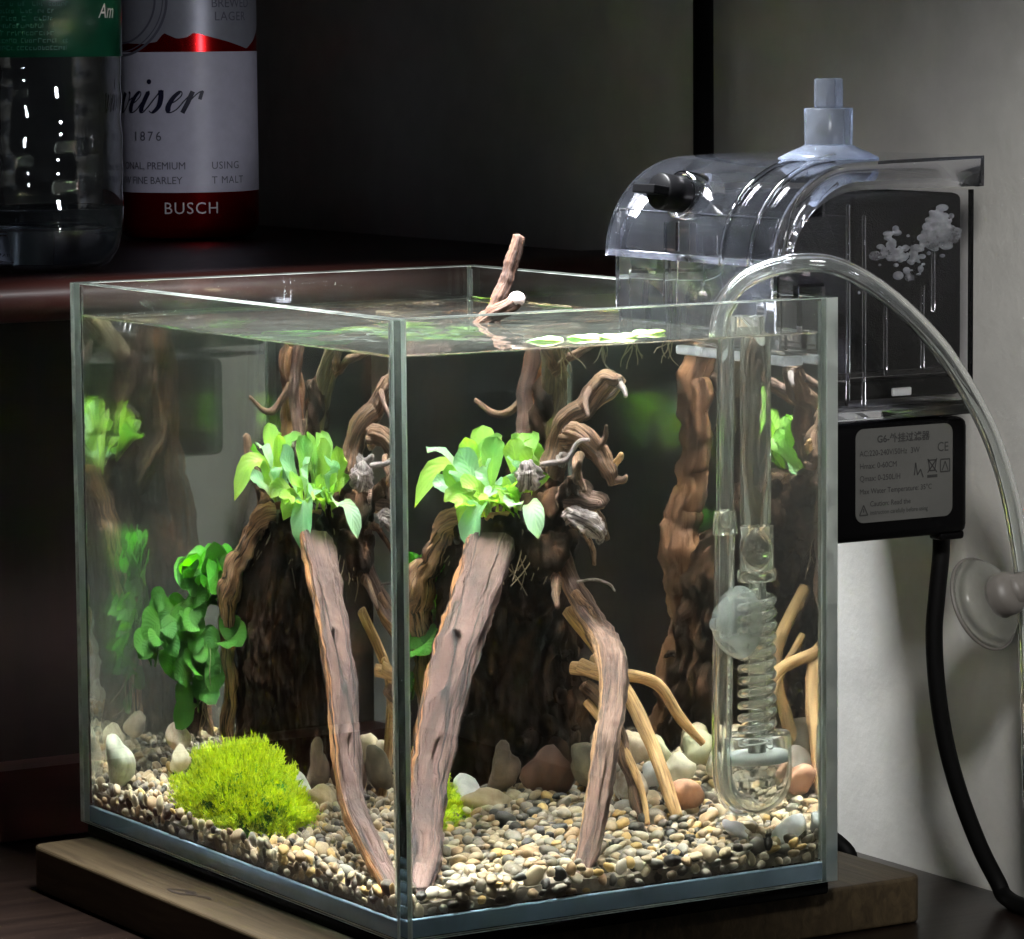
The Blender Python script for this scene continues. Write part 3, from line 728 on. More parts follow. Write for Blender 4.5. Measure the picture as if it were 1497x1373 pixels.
wood('root', [(.122, .128, .092), (.1380, .123, .068), (.1353, .120, .046), (.1260, .119, .020)], [.0026, .0026, .0027, .0022], 'root', 'pale root hidden behind the bent leg', nseg=12, rough=0.12)
wood('root', [(.121, .108, .060), (.130, .094, .044), (.1325, .082, .030), (.131, .072, .018)], [.0017, .0016, .0015, .0010], 'root', 'slender pale rootlet', nseg=10, rough=0.12)
wood('root', [(.128, .118, .075), (.142, .112, .060), (.150, .110, .044), (.1530, .108, .026)], [.0016, .0016, .0014, .0009], 'root', 'slender pale rootlet', nseg=10, rough=0.12)
wood('root', [(.121, .110, .066), (.1284, .100, .0514), (.1318, .090, .0345), (.1319, .080, .0170)], [.0030, .0030, .0029, .0024], 'branch', 'brown root behind the bent leg', nseg=12)
wood('root', [(.104, .172, .1240), (.0937, .175, .1221), (.0900, .189, .1101), (.0882, .198, .0908), (.0918, .203, .070), (.094, .204, .03)], [.004, .0048, .0050, .0055, .0045, .004], 'edge_wood', 'rough orange-brown bark ridge', rough=0.5, rfreq=220)
wood('branch', [(.1149, .188, .1180), (.1191, .205, .1363), (.1215, .2125, .1490)], [.0036, .0030, .0022], 'branch', 'dark pointed twig')
wood('branch', [(.118, .133, .143), (.1205, .1300, .1520), (.1262, .1220, .1660), (.1335, .1140, .1765), (.1370, .110, .1770)], [.0056, .0050, .0044, .0040, .0022], 'branch', 'curved neck-like branch', rough=0.45)
wood('branch', [(.1290, .170, .148), (.1330, .1645, .1700), (.1255, .149, .1860), (.1160, .1320, .1935), (.1135, .1292, .1950)], [.0062, .0056, .0042, .0028, .0020], 'branch_olive', 'olive-brown stem rising to the water surface', rough=0.22, nlen=60)
wood('branch', [(.1135, .1295, .1930), (.1168, .1286, .2005), (.1216, .1281, .2110), (.1238, .1274, .2190), (.1262, .1269, .2268)], [.0030, .0027, .0026, .0027, .0024], 'twig', 'reddish-brown twig standing out of the water', rough=0.3, rfreq=260)
wood('branch', [(.1075, .128, .1930), (.1110, .1235, .1972), (.1150, .1185, .2015), (.1175, .1155, .2040)], [.0026, .0027, .0027, .0030], 'twig', 'short stub with a pale tip above the water')
MB().add(*blob((.1180, .1150, .2044), (.0031, .0031, .0028))).obj('stub_tip', 'greynub', dw)['label'] = 'bleached pale tip of the stub'
wood('branch', [(.1210, .168, .143), (.1245, .177, .1560), (.1285, .180, .1700), (.1318, .181, .1850), (.1320, .181, .1935)], [.0034, .0032, .0030, .0030, .0026], 'twig', 'orange-brown branch rising to the surface')
wood('branch', [(.1180, .118, .1560), (.1207, .110, .1562), (.1262, .107, .1500), (.1300, .104, .1440), (.1306, .103, .1390)], [.0040, .0036, .0036, .0030, .0017], 'branch', 'hooked brown branch on the trunk\'s right', rough=0.45, rfreq=190)
wood('branch', [(.1140, .114, .1350), (.1190, .109, .1345), (.1270, .105, .1315)], [.0050, .0064, .0040], 'leg', 'flat sawn pinkish stump', flat=0.55)
wood('branch', [(.1130, .106, .1280), (.1165, .101, .1268), (.1205, .099, .1235), (.1240, .098, .1205)], [.0030, .0034, .0042, .0022], 'greynub', 'grey knobbly nub', rough=0.5, rfreq=400)
wood('branch', [(.0985, .110, .1430), (.0964, .1045, .1455), (.0950, .1020, .1490)], [.0040, .0052, .0028], 'greynub', 'pinkish-grey knot beside the leaves', rough=0.6, rfreq=420)
wood('branch', [(.1000, .1020, .1480), (.1080, .0960, .1500), (.1120, .0930, .1560), (.1150, .0900, .1570)], [.0012, .0010, .0009, .0007], 'greynub', 'thin pale twiglet', nseg=8)
wood('branch', [(.1195, .112, .1035), (.1240, .106, .1045), (.1285, .102, .1030), (.1300, .100, .1005)], [.0006, .0006, .0005, .0004], 'greynub', 'hair-thin white twig', nseg=6)
wood('branch', [(.1205, .130, .1530), (.1250, .128, .1620), (.1310, .125, .1645), (.1380, .124, .1700), (.1440, .123, .1760)], [.0030, .0026, .0024, .0026, .0020], 'leg', 'light forked branch', nseg=12)

for i, (p_, r_, mt_) in enumerate((
    ([(.1270, .150, .1780), (.1300, .135, .1860), (.1345, .118, .1915)], [.0022, .0018, .0011], 'branch'), ([(.1255, .148, .1800), (.1180, .140, .1880), (.1080, .132, .1930)], [.0020, .0016, .0010], 'branch'),
    ([(.1290, .118, .1730), (.1240, .112, .1690), (.1225, .107, .1640)], [.0016, .0013, .0008], 'leg'), ([(.1365, .111, .1765), (.1380, .108, .1735), (.1378, .106, .1705)], [.0018, .0014, .0009], 'greynub'),
    ([(.1300, .105, .1440), (.1325, .102, .1470), (.1330, .100, .1495)], [.0022, .0018, .0012], 'root'), ([(.1300, .104, .1400), (.1335, .101, .1405), (.1350, .100, .1420)], [.0018, .0015, .0010], 'leg'),
    ([(.1160, .103, .1420), (.1130, .097, .1450), (.1125, .093, .1490)], [.0022, .0017, .0009], 'branch'), ([(.1210, .128, .1480), (.1170, .120, .1470), (.1150, .113, .1500)], [.0026, .0022, .0012], 'greynub'),
    ([(.1200, .112, .1330), (.1262, .106, .1270), (.1290, .104, .1190)], [.0026, .0020, .0011], 'branch'), ([(.1190, .108, .1500), (.1150, .101, .1440), (.1160, .097, .1380)], [.0022, .0018, .0010], 'branch'),
    ([(.1250, .108, .1510), (.1270, .102, .1560), (.1262, .098, .1610)], [.0016, .0012, .0007], 'branch'), ([(.1200, .118, .1250), (.1240, .110, .1180), (.1235, .105, .1100)], [.0020, .0014, .0008], 'edge_wood'),
    ([(.1350, .190, .170), (.1250, .196, .160), (.1160, .205, .165)], [.0020, .0015, .0009], 'branch'), ([(.1260, .182, .150), (.1210, .176, .153), (.1170, .172, .149)], [.0012, .0010, .0007], 'greynub'),
    ([(.1180, .112, .1000), (.1225, .106, .0930), (.1235, .100, .0880)], [.0022, .0016, .0010], 'edge_wood'), ([(.1130, .118, .1050), (.1090, .110, .1010), (.1075, .104, .0960)], [.0024, .0018, .0010], 'branch'))):
    wood('branch', p_, r_, mt_, nseg=10, nlen=20, rough=0.4, rfreq=300, seed=i*3)

# ================================================================== plants
def leaf(base, mid, tip, wd, cup=0.25, ruffle=0.06, seed=0, nu=6, nv=10, up=(0, 0, 1), oval=0.55):
    b, m_, t = V(base), V(mid), V(tip); c = m_*2-(b+t)*0.5
    v, f, uv = [], [], []
    for k in range(nv+1):
        s = k/nv
        p = b*(1-s)**2+c*2*s*(1-s)+t*s*s
        d = ((c-b)*(1-s)+(t-c)*s).normalized()
        sd = d.cross(V(up))
        if sd.length < 0.2: sd = d.cross(V((-.5, -.85, .1)))
        sd.normalize(); nn = sd.cross(d).normalized()
        if s < 0.16: ww = 0.10+0.25*s
        else:
            q = (s-0.16)/0.84; cq = oval; x_ = (q-cq)/(cq if q < cq else 1-cq)
            ww = math.sqrt(max(0.0004, 1-x_*x_))*(0.35+0.65*min(1, q/cq)**0.8)
            ww = max(ww, 0.13*(1-q))
        for j in range(nu+1):
            u = j/nu*2-1
            h = cup*wd*ww*(u*u) + ruffle*wd*math.sin(s*17+seed+u*2)*abs(u) + 0.07*wd*noise.noise(V((s*4, u*2, seed)))
            v.append(p+sd*u*wd*ww+nn*h); uv.append((j/nu, s))
    for k in range(nv):
        for j in range(nu):
            f.append((k*(nu+1)+j, k*(nu+1)+j+1, (k+1)*(nu+1)+j+1, (k+1)*(nu+1)+j))
    return v, f, uv
def add_leaf(parent, base, mid, tip, wd, mat, seed, **k):
    return MB().add(*leaf(base, mid, tip, wd, seed=seed, **k)).obj('leaf', mat, parent)
def threads(parent, name, starts, mat, n=4, rr=.00035, lenr=(.015, .035), spread=.4):
    mb = MB()
    for s in starts:
        for k in range(n):
            p = V(s); d = V((random.uniform(-spread, spread), random.uniform(-spread, spread), -1)); L = random.uniform(*lenr); pts = [p]
            for q in range(4):
                d = (d+V((random.uniform(-.5, .5), random.uniform(-.5, .5), random.uniform(-.3, .3)))).normalized(); pts.append(pts[-1]+d*L/4)
            mb.add(*tube(pts, [rr, rr*.6], nseg=5, nlen=9))
    return mb.obj(name, mat, parent)
c1, c2, c3 = V((.0994, .1694, .1275)), V((.1069, .1378, .1265)), V((.0975, .1465, .1265))
pl = empty('leafy_water_plant', (.103, .152, .120)); tag(pl, 'bright green broad-leaved plant growing on top of the driftwood', 'plant')
MB().add(*tube([c1-V((0, -.003, .006)), c1, c3+V((.002, .004, 0)), c3, c2, c2-V((0, .002, .006))], [.0016, .0019, .0017, .0018, .0019, .0015], nseg=10, nlen=26, rough=.2, rfreq=300)).obj('rhizome', 'stem', pl)
L1 = [ # base, mid, tip, half width, material
 (c1, (.0938, .1799, .1418), (.0855, .1895, .1292), .0046, 'leaf1'), (c1, (.0905, .1690, .1440), (.0815, .1634, .1515), .0044, 'leaf1p'),
 (c1, (.0985, .1675, .1430), (.0930, .1640, .1560), .0040, 'leaf1'), (c1, (.1010, .1660, .1440), (.1067, .1597, .1560), .0046, 'leaf1'),
 (c1, (.1030, .1720, .1410), (.1080, .1700, .1530), .0040, 'leaf1'), (c1, (.0940, .1640, .1380), (.0890, .1560, .1440), .0046, 'leaf1p'),
 (c1, (.0930, .1720, .1360), (.0880, .1730, .1430), .0038, 'leaf1'), (c3, (.0930, .1540, .1400), (.0900, .1530, .1530), .0046, 'leaf1p'),
 (c3, (.1000, .1500, .1430), (.1030, .1500, .1565), .0046, 'leaf1'), (c3, (.0960, .1440, .1380), (.0925, .1400, .1470), .0050, 'leaf1p'),
 (c3, (.0915, .1420, .1300), (.0862, .1395, .1150), .0064, 'leaf1p'), (c3, (.0950, .1520, .1310), (.0880, .1530, .1250), .0044, 'leaf1'),
 (c2, (.1110, .1430, .1440), (.1168, .1520, .1570), .0044, 'leaf1'), (c2, (.1085, .1330, .1420), (.1092, .1269, .1530), .0044, 'leaf1'),
 (c2, (.1040, .1340, .1400), (.1010, .1300, .1490), .0046, 'leaf1p'), (c2, (.1060, .1400, .1440), (.1040, .1420, .1560), .0042, 'leaf1'),
 (c2, (.1050, .1235, .1300), (.1030, .1175, .1215), .0040, 'leaf1p'), (c2, (.1020, .1330, .1330), (.0965, .1290, .1370), .0046, 'leaf1'),
 (c2, (.0995, .1380, .1340), (.0930, .1370, .1350), .0042, 'leaf1p'), (c2, (.1140, .1340, .1390), (.1190, .1320, .1460), .0042, 'leaf1'),
 (c1, (.1050, .1760, .1360), (.1100, .1830, .1410), .0040, 'leaf1'), (c3, (.0925, .1480, .1350), (.0855, .1470, .1390), .0044, 'leaf1'),
 (c2, (.1000, .1270, .1310), (.0955, .1210, .1330), .0038, 'leaf1p'), (c3, (.0930, .1570, .1330), (.0870, .1610, .1330), .0042, 'leaf1')]
for i, (b, m_, t, wd, mt) in enumerate(L1): add_leaf(pl, b, V(m_)+V((0, 0, .0018)), V(t)+V((random.gauss(0, .0012), random.gauss(0, .0012), -.0012)), wd*1.05, mt, i*1.7, ruffle=0.16, oval=0.66, cup=0.35, up=(-.45+random.uniform(-.4, .4), -.45+random.uniform(-.4, .4), .77))
cq = V((.1090, .1480, .1285))
for i, t in enumerate(((.1205, .1590, .1500), (.1195, .1660, .1465), (.1175, .1500, .1540), (.1230, .1540, .1460), (.1150, .1600, .1555))):
    add_leaf(pl, cq, (cq+V(t))*.5+V((.001, .001, .003)), t, .0054, 'leaf1', i*2.3+120, ruffle=.14, oval=.62, cup=.35, up=(.3, -.3, .8))
cb = V((.1070, .1770, .1300))
for i, t in enumerate(((.1130, .1900, .1500), (.1050, .1950, .1465), (.1180, .1820, .1530), (.1110, .1860, .1570), (.1170, .1950, .1430), (.1220, .1880, .1480))):
    add_leaf(pl, cb, (cb+V(t))*.5+V((.001, .001, .003)), t, .0050, 'leaf1', i*2.9+80, ruffle=.14, oval=.62, cup=.35, up=(.2, .3, .8))
random.seed(21)
for i in range(22):                  # younger leaves crowding the rhizome
    b = (c1, c3, c2)[i % 3]+V((random.gauss(0, .0022), random.gauss(0, .0030), 0)); a = random.uniform(0, 2*math.pi); L = random.uniform(.010, .0185); el = random.uniform(.25, 1.25)
    t = b+V((math.cos(a)*math.cos(el)-.25, math.sin(a)*math.cos(el)-.2, math.sin(el)))*L
    add_leaf(pl, b, (b+t)*.5+V((0, 0, .0025)), t, random.uniform(.0026, .0046), 'leaf1' if i % 3 else 'leaf1p', i*3.1+50, ruffle=.16, oval=.66, cup=.4, up=(random.uniform(-.7, 0), random.uniform(-.7, 0), .7))
threads(pl, 'root_threads', [c1, c3, c2, c2+V((.004, -.006, 0)), c2+V((.006, -.012, -.004))], 'thread', 7, .0004)

p2 = empty('dark_leaved_plant', (.085, .212, .060)); tag(p2, 'deep green plant with round leaves hanging beside the back glass', 'plant')
stems2 = [[(.100, .204, .092), (.090, .214, .088), (.084, .219, .077), (.081, .220, .062), (.079, .216, .044)],
          [(.098, .206, .086), (.084, .224, .086), (.068, .233, .078), (.060, .235, .060)],
          [(.102, .200, .090), (.096, .204, .084), (.092, .206, .070), (.088, .207, .054)]]
random.seed(8)
for si, st in enumerate(stems2):
    MB().add(*tube(st, [.0013, .0012, .0009, .0006], nseg=8, nlen=22)).obj('stem', 'leaf2', p2)
    S2 = catmull(st, 30)
    NL = (34, 34, 12)[si]
    for i in range(NL):
        k = int(1+28*(i+.5)/NL); b = S2[k]; top = k < 11
        a = random.uniform(math.radians(100), math.radians(290)); el = random.uniform(.5, 1.15) if top else random.uniform(-.9, .25)
        d = V((math.cos(a)*math.cos(el), math.sin(a)*math.cos(el), math.sin(el))); Lf = random.uniform(.0165, .0235) if top else random.uniform(.0130, .0190)
        t = b+d*Lf
        t.y = min(t.y, .2395); t.x = max(t.x, .030)
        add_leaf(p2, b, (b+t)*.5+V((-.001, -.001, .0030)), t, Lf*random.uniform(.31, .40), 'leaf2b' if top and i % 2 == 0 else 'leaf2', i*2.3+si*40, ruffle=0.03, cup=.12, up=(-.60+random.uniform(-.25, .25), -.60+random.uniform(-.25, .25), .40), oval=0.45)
threads(p2, 'root_threads', [(.080, .212, .060), (.084, .212, .075), (.078, .211, .050)], 'thread', 4, .0003, (.012, .025))

# moss cushion
mo = empty('moss_clump', (.046, .150, .018)); tag(mo, 'fluffy yellow-green moss cushion resting on the gravel', 'moss')
MB().add(*blob((.047, .150, .015), (.032, .036, .021))).obj('moss_core', 'leaf2', mo)
mb = MB()
for k in range(21000):
    z = random.random()**1.25; a = random.uniform(0, 2*math.pi); q = math.sqrt(max(0, 1-z*z))
    d = V((q*math.cos(a), q*math.sin(a), z))
    lump = 0.97+0.30*noise.noise(d*2.4+V((3, 1, 2)))+0.16*noise.noise(d*5.5)+0.10*noise.noise(d*12)
    p = V((.046, .150, .0150))+V((d.x*.038, d.y*.0420, d.z*.0270))*lump*random.uniform(.80, 1.0)
    if p.x < gw+.0012: p.x = gw+.0012+random.random()*.002
    dr = (d+V((random.gauss(0, .45), random.gauss(0, .45), random.gauss(.35, .4)))).normalized(); L = random.uniform(.0014, .0036)
    sd = dr.cross(V((random.gauss(0, 1), random.gauss(0, 1), random.gauss(0, 1)))).normalized()*random.uniform(.00022, .00042)
    bend = V((random.gauss(0, .3), random.gauss(0, .3), random.gauss(0.1, .3)))*L
    p1 = p+dr*L*.5; p2_ = p+dr*L+bend*.6
    for qq in (p1, p2_):
        if qq.x < gw+.0006: qq.x = gw+.0006
    if p.z < .009: continue
    mb.add([p-sd, p+sd, p1+sd*1.2, p1-sd*1.2, p2_], [(0, 1, 2, 3), (3, 2, 4)], [(0.3, 0), (0.7, 0), (.7, .5), (.3, .5), (.5, 1)])
    if k % 2 == 0:
        s2 = sd.normalized()*L*.45+dr*L*.25
        mb.add([p1-dr*L*.1, p1+dr*L*.12, p1+s2], [(0, 1, 2)]); mb.add([p1-dr*L*.1, p1-s2+dr*L*.5, p1+dr*L*.12], [(0, 1, 2)])
o = mb.obj('moss_strands', 'moss', mo, smooth=False); tag(o, kind='stuff')

# floating leaves on the water
for i, (x, y, r, lab) in enumerate(((.0821, .0384, .0070, 'small pale floating leaf nearest the front corner'), (.0985, .0395, .0066, 'middle one of the pale floating leaves'), (.1095, .0365, .0078, 'broad pale floating leaf beside the middle one'), (.1280, .0450, .0062, 'pale floating leaf closest to the clear air hose'))):
    fl = empty('floating_leaf', (x, y, WATER)); tag(fl, lab, 'floating plant', 'leaves floating on the water')
    v, f, uv = [], [], []; n = 22
    v.append((x, y, WATER+.0013)); uv.append((.5, .5))
    for rr in (.5, .85, 1.0):
        for j in range(n):
            a = 2*math.pi*j/n; q = r*rr*(1+.10*math.sin(3*a+i)+.05*math.sin(7*a))
            v.append((x+q*math.cos(a), y+q*math.sin(a)*.8, WATER+.0016-.0012*rr*rr+.0006*math.sin(2*a+i)*rr)); uv.append((.5+.5*rr*math.cos(a), .5+.5*rr*math.sin(a)))
    for j in range(n):
        f.append((0, 1+j, 1+(j+1) % n))
        for k in range(2): f.append((1+k*n+j, 1+(k+1)*n+j, 1+(k+1)*n+(j+1) % n, 1+k*n+(j+1) % n))
    MB().add(v, f, uv).obj('leaf_pad', 'float', fl, solid=.0005)
    threads(fl, 'root_threads', [(x, y, WATER-.0005), (x+.002, y+.001, WATER-.0005)], 'thread', 3, .0003, (.006, .014), .5)

# ================================================================== hang-on filter
fi = empty('hang_on_filter', (.205, .065, .12)); tag(fi, 'clear plastic hang-on filter with a black motor, hooked on the tank rim', 'filter')
FY0, FY1 = .0110, .1186
def arc_curve(nx, nz, ex, ez, n=16):
    return [(ex-(ex-nx)*math.cos(math.pi/2*k/n), nz+(ez-nz)*math.sin(math.pi/2*k/n)) for k in range(n+1)]
def band_shell(outer, inner, y0, y1, name, mat, th):
    """curved cover: outer skin across the width + a side band at each end"""
    v = []; f = []; n = len(outer)
    for y in (y0, y1): v += [(p[0], y, p[1]) for p in outer]
    for k in range(n-1): f.append((k, n+k, n+k+1, k+1))
    b = len(v)
    for y in (y0, y1): v += [(p[0], y, p[1]) for p in inner]
    for k in range(n-1):
        f.append((k, k+1, b+k+1, b+k)); f.append((n+k, b+n+k, b+n+k+1, n+k+1))
    o = MB().add(v, f).obj(name, mat, fi, smooth=False, solid=th)
    bm = bmesh.new(); bm.from_mesh(o.data); bmesh.ops.remove_doubles(bm, verts=bm.verts, dist=1e-6); bmesh.ops.recalc_face_normals(bm, faces=bm.faces); bm.to_mesh(o.data); bm.free()
    o.data.polygons.foreach_set('use_smooth', [True]*len(o.data.polygons))
    try: o.data.set_sharp_from_angle(angle=math.radians(35))
    except Exception: pass
    return o
oc = arc_curve(.1590, .2190, .1950, .2550) + [(.212, .2556), (.232, .2560), (.2530, .2562), (.2530, .2452)]
ic = arc_curve(.1680, .2190, .1980, .2452) + [(.212, .2452), (.232, .2452), (.2500, .2452), (.2500, .2450)]
band_shell(oc, ic, FY0, FY1, 'lid', 'lidclear', .0018)
# rounded rib on the lid near the front end
rib = [(p[0]-.0008*math.cos(math.pi/2*k/16), FY0+.012, p[1]+.0008*math.sin(math.pi/2*k/16)) for k, p in enumerate(arc_curve(.1590, .2190, .1950, .2550))]
MB().add(*tube(rib, [.0011, .0011], nseg=8, raw=True)).obj('lid_rib', 'clear', fi)
rib = [(p[0]-.0008*math.cos(math.pi/2*k/16), FY0+.030, p[1]+.0008*math.sin(math.pi/2*k/16)) for k, p in enumerate(arc_curve(.1590, .2190, .1950, .2550))]
MB().add(*tube(rib, [.0009, .0009], nseg=8, raw=True)).obj('lid_rib', 'clear', fi)
def housing(y0, y1, name, mat, th):
    """open-topped clear housing: spout chamber, bridge over the rim, main chamber"""
    P = {'a': (.1630, .2360), 'b': (.1630, .2115), 'c': (.1630, .1880), 'd': (.1725, .1880), 'e': (.1725, .2115), 'f': (.1838, .2115), 'g': (.1838, .1660),
         'h': (.2500, .1660), 'i': (.2500, .2115), 'j': (.2500, .2360), 'k': (.1838, .2360), 'l': (.1725, .2360), 'm': (.2500, .2440), 'n': (.1838, .2440)}
    bm = bmesh.new(); A = {k: bm.verts.new((p[0], y0, p[1])) for k, p in P.items()}; B = {k: bm.verts.new((p[0], y1, p[1])) for k, p in P.items()}
    for X in (A, B):
        for q in ('abel', 'bcde', 'lefk', 'fghi', 'kfij', 'nkjm'): bm.faces.new([X[k] for k in q])
    for p_, q_ in ('ab', 'bc', 'cd', 'de', 'ef', 'fg', 'gh', 'hi', 'ij', 'jm'): bm.faces.new((A[p_], A[q_], B[q_], B[p_]))
    bmesh.ops.recalc_face_normals(bm, faces=bm.faces)
    bm.transform(Matrix.Translation(-V(fi.location)))
    me = bpy.data.meshes.new(name); bm.to_mesh(me); bm.free(); me.materials.append(M[mat])
    o = bpy.data.objects.new(name, me); link(o, fi); md = o.modifiers.new('thickness', 'SOLIDIFY'); md.thickness = th; md.offset = -1; md.use_even_offset = True
    return o
housing(FY0+.0022, FY1-.0022, 'housing', 'clear', .0016)
rbox('partition', (.1945, FY0+.005, .168), (.1958, FY1-.005, .236), 'clear', fi, bev=.0003)
rbox('partition', (.2235, FY0+.0045, .188), (.2248, FY0+.016, .232), 'clear', fi, bev=.0003)
rbox('spout_light_streak', (.1632, FY0+.004, .1842), (.1722, FY1-.004, .1876), 'lip_streak', fi, bev=.001)  # added plate, its whitish haze stands for the bright reflected streak
rbox('spout_front', (.1612, FY0+.0035, .1900), (.1625, FY1-.0035, .2188), 'lidclear', fi, bev=.0003)
rbox('spout_divider', (.1650, .060, .190), (.1712, .0612, .228), 'clear', fi, bev=.0002)
rbox('spout_divider', (.1650, .085, .190), (.1712, .0862, .232), 'clear', fi, bev=.0002)
rbox('sponge', (.1975, FY0+.0062, .1780), (.2483, FY1-.005, .2428), 'sponge', fi, bev=.003)
rbox('pump_cover', (.1870, FY0+.006, .1695), (.2475, FY1-.008, .1765), 'black', fi, bev=.002)
rbox('base_flange', (.1840, FY0-.0004, .1625), (.2490, .086, .1665), 'clear', fi, bev=.0015)
for bx_, z0_, z1_ in ((.1950, .170, .240), (.2020, .168, .236), (.2115, .178, .204), (.2282, .180, .210), (.2330, .200, .222)):
    rbox('guide_bar', (bx_, FY0+.0042, z0_), (bx_+.0011, FY0+.0056, z1_), 'lidclear', fi, bev=.0003)
rbox('shelf_bar', (.1870, FY0+.0042, .1775), (.2478, FY0+.0058, .1800), 'clear', fi, bev=.0004)
rbox('white_clip', (.2150, FY0+.0042, .1705), (.2235, FY0+.0055, .1735), 'frit', fi, bev=.0005)
fr = []; random.seed(11)
for k in range(170):
    t = random.choice((random.gauss(.3, .20), random.gauss(.80, .17), random.gauss(.95, .10))); c = V((.2085+.030*t+random.gauss(0, .0018), FY0+.0048+random.random()*.0010, .2165+.012*t+random.gauss(0, .0032)+.004*math.sin(t*9))); r = random.uniform(.0005, .0015)
    fr.append(blob(c, (r*random.uniform(.8, 2.2), r, r*random.uniform(.7, 1.3))))
fm = remeshed(fr, .0003); mb = MB().add([q.co[:] for q in fm.vertices], [tuple(p.vertices) for p in fm.polygons])
mb.obj('froth', 'froth', fi)['label'] = 'grey-white froth bubbles inside the housing'
# flow knob
kb = V((.1650, .0760, .2425)); ka = V((-.96, -.10, .16)).normalized()
o = MB().add(*lathe([(0, .0115), (.0062, .0115), (.0068, .0105), (.0068, .0005), (.0045, 0), (.0045, -.012)], 32, kb, ka)).obj('flow_knob', 'black', fi)
bl = MB(); sdv = ka.cross(V((0, 0, 1))).normalized(); upv = sdv.cross(ka)
vv = []
for s in (.009, .0185):
    for a, b in ((-1, -1), (1, -1), (1, 1), (-1, 1)): vv.append(kb+ka*s+sdv*a*.0062+upv*b*.0016)
bl.add(vv, [(0, 1, 2, 3), (4, 7, 6, 5), (0, 4, 5, 1), (1, 5, 6, 2), (2, 6, 7, 3), (3, 7, 4, 0)]).obj('knob_handle', 'black', o, smooth=False, bevel=.0004)
MB().add(*lathe([(.0078, .001), (.0088, .001), (.0088, -.014), (.0078, -.014)], 36, kb, ka, closed=True)).obj('knob_collar', 'clear', fi)
# intake pipe and ribbed strainer under water
MB().add(*lathe([(.0050, .1290), (.0060, .1290), (.0060, .2020), (.0050, .2020)], 28, (.1539, .0202, 0), closed=True)).obj('intake_pipe', 'pipe', fi)
# motor
mo_ = rbox('motor', (.1850, .0106, .1190), (.2468, .0760, .1618), 'black', fi, bev=.0035)
rbox('motor_foot', (.2350, .0125, .1168), (.2462, .0200, .1200), 'black', mo_, bev=.0012)
# rating sticker with its lettering
sy = .0103
def rrect(x0, z0, x1, z1, r, y, n=6):
    pts = []
    for cx, cz, a0 in ((x1-r, z1-r, 0), (x0+r, z1-r, 90), (x0+r, z0+r, 180), (x1-r, z0+r, 270)):
        for k in range(n+1):
            a = math.radians(a0+90*k/n); pts.append((cx+r*math.cos(a), y, cz+r*math.sin(a)))
    return pts
pts = rrect(.1952, .1262, .2386, .1600, .0035, sy); pb = [(p[0], sy+.0003, p[2]) for p in pts]; n = len(pts)
f = [tuple(range(n))[::-1], tuple(range(n, 2*n))] + [(k, (k+1) % n, n+(k+1) % n, n+k) for k in range(n)]
stk = MB().add(pts+pb, f).obj('rating_sticker', 'sticker', fi, smooth=False)
def stext(body, x, z, size, **k):
    return text_mesh(body, size, lambda a, b: (x+a, sy-.00015, z+b), **k)
mb = MB()
mb.add(*stext('G6-外挂过滤器', .2045, .1548, .0036, offset=.00006))
mb.add(*stext('AC:220-240V/50Hz  3W', .1968, .1502, .0029, wide=.92))
mb.add(*stext('Hmax: 0-60CM', .1968, .1457, .0029, wide=.92))
mb.add(*stext('Qmax: 0-250L/H', .1968, .1412, .0029, wide=.92))
mb.add(*stext('Max Water Temperature: 35°C', .1968, .1366, .0027, wide=.93))
mb.add(*stext('Caution: Read the', .2014, .1320, .0027, wide=.92))
mb.add(*stext('instruction carefully before using', .2014, .1290, .0023, wide=.85))
mb.add(*stext('CE', .2315, .1500, .0048, wide=.9))
mb.obj('lettering', 'print', stk, smooth=False)
mb = MB()
def sline(pts, w_=.00022):
    for a, b in zip(pts[:-1], pts[1:]):
        a, b = V((a[0], 0, a[1])), V((b[0], 0, b[1])); d = (b-a).normalized(); q = V((-d.z, 0, d.x))*w_
        mb.add([(p.x, sy-.00018, p.z) for p in (a-q, b-q, b+q, a+q)], [(0, 1, 2, 3)])
sline([(.1968, .1290), (.1986, .1326), (.2004, .1290), (.1968, .1290)]); sline([(.1986, .1300), (.1986, .1314)])
sline([(.2275, .1470), (.2282, .1432), (.2304, .1432), (.2311, .1470), (.2275, .1470)]); sline([(.2272, .1425), (.2314, .1475)]); sline([(.2314, .1425), (.2272, .1475)])
sline([(.2270, .1412), (.2316, .1412)], .0005)
sline([(.2330, .1425), (.2330, .1470), (.2372, .1470), (.2372, .1425), (.2330, .1425)]); sline([(.2338, .1430), (.2351, .1462), (.2364, .1430)])
sline([(.2212, .1420), (.2218, .1465), (.2226, .1420), (.2240, .1440), (.2252, .1410)])
mb.obj('symbols', 'print', stk, smooth=False)['kind'] = 'stuff'

# silicone cup standing on the lid
cu = V((.1985, .0315, .2556))
sc1 = empty('silicone_cup', cu); tag(sc1, 'bluish-white silicone suction cup standing upside down on the filter lid', 'suction cup')
MB().add(*lathe([(0, .0016), (.0150, .0004), (.0180, 0), (.0182, .0006), (.0140, .0028), (.0098, .0046), (.0088, .0052)], 44, cu)).obj('cup_disc', 'milky', sc1)
MB().add(*lathe([(.0086, .0050), (.0088, .0180), (.0084, .0184), (.0044, .0184), (0, .0184)], 36, cu)).obj('cup_body', 'milky', sc1)
rbox('cup_stem', (cu.x-.0040, cu.y-.0040, cu.z+.0183), (cu.x+.0040, cu.y+.0040, cu.z+.0290), 'milky', sc1, bev=.0010)

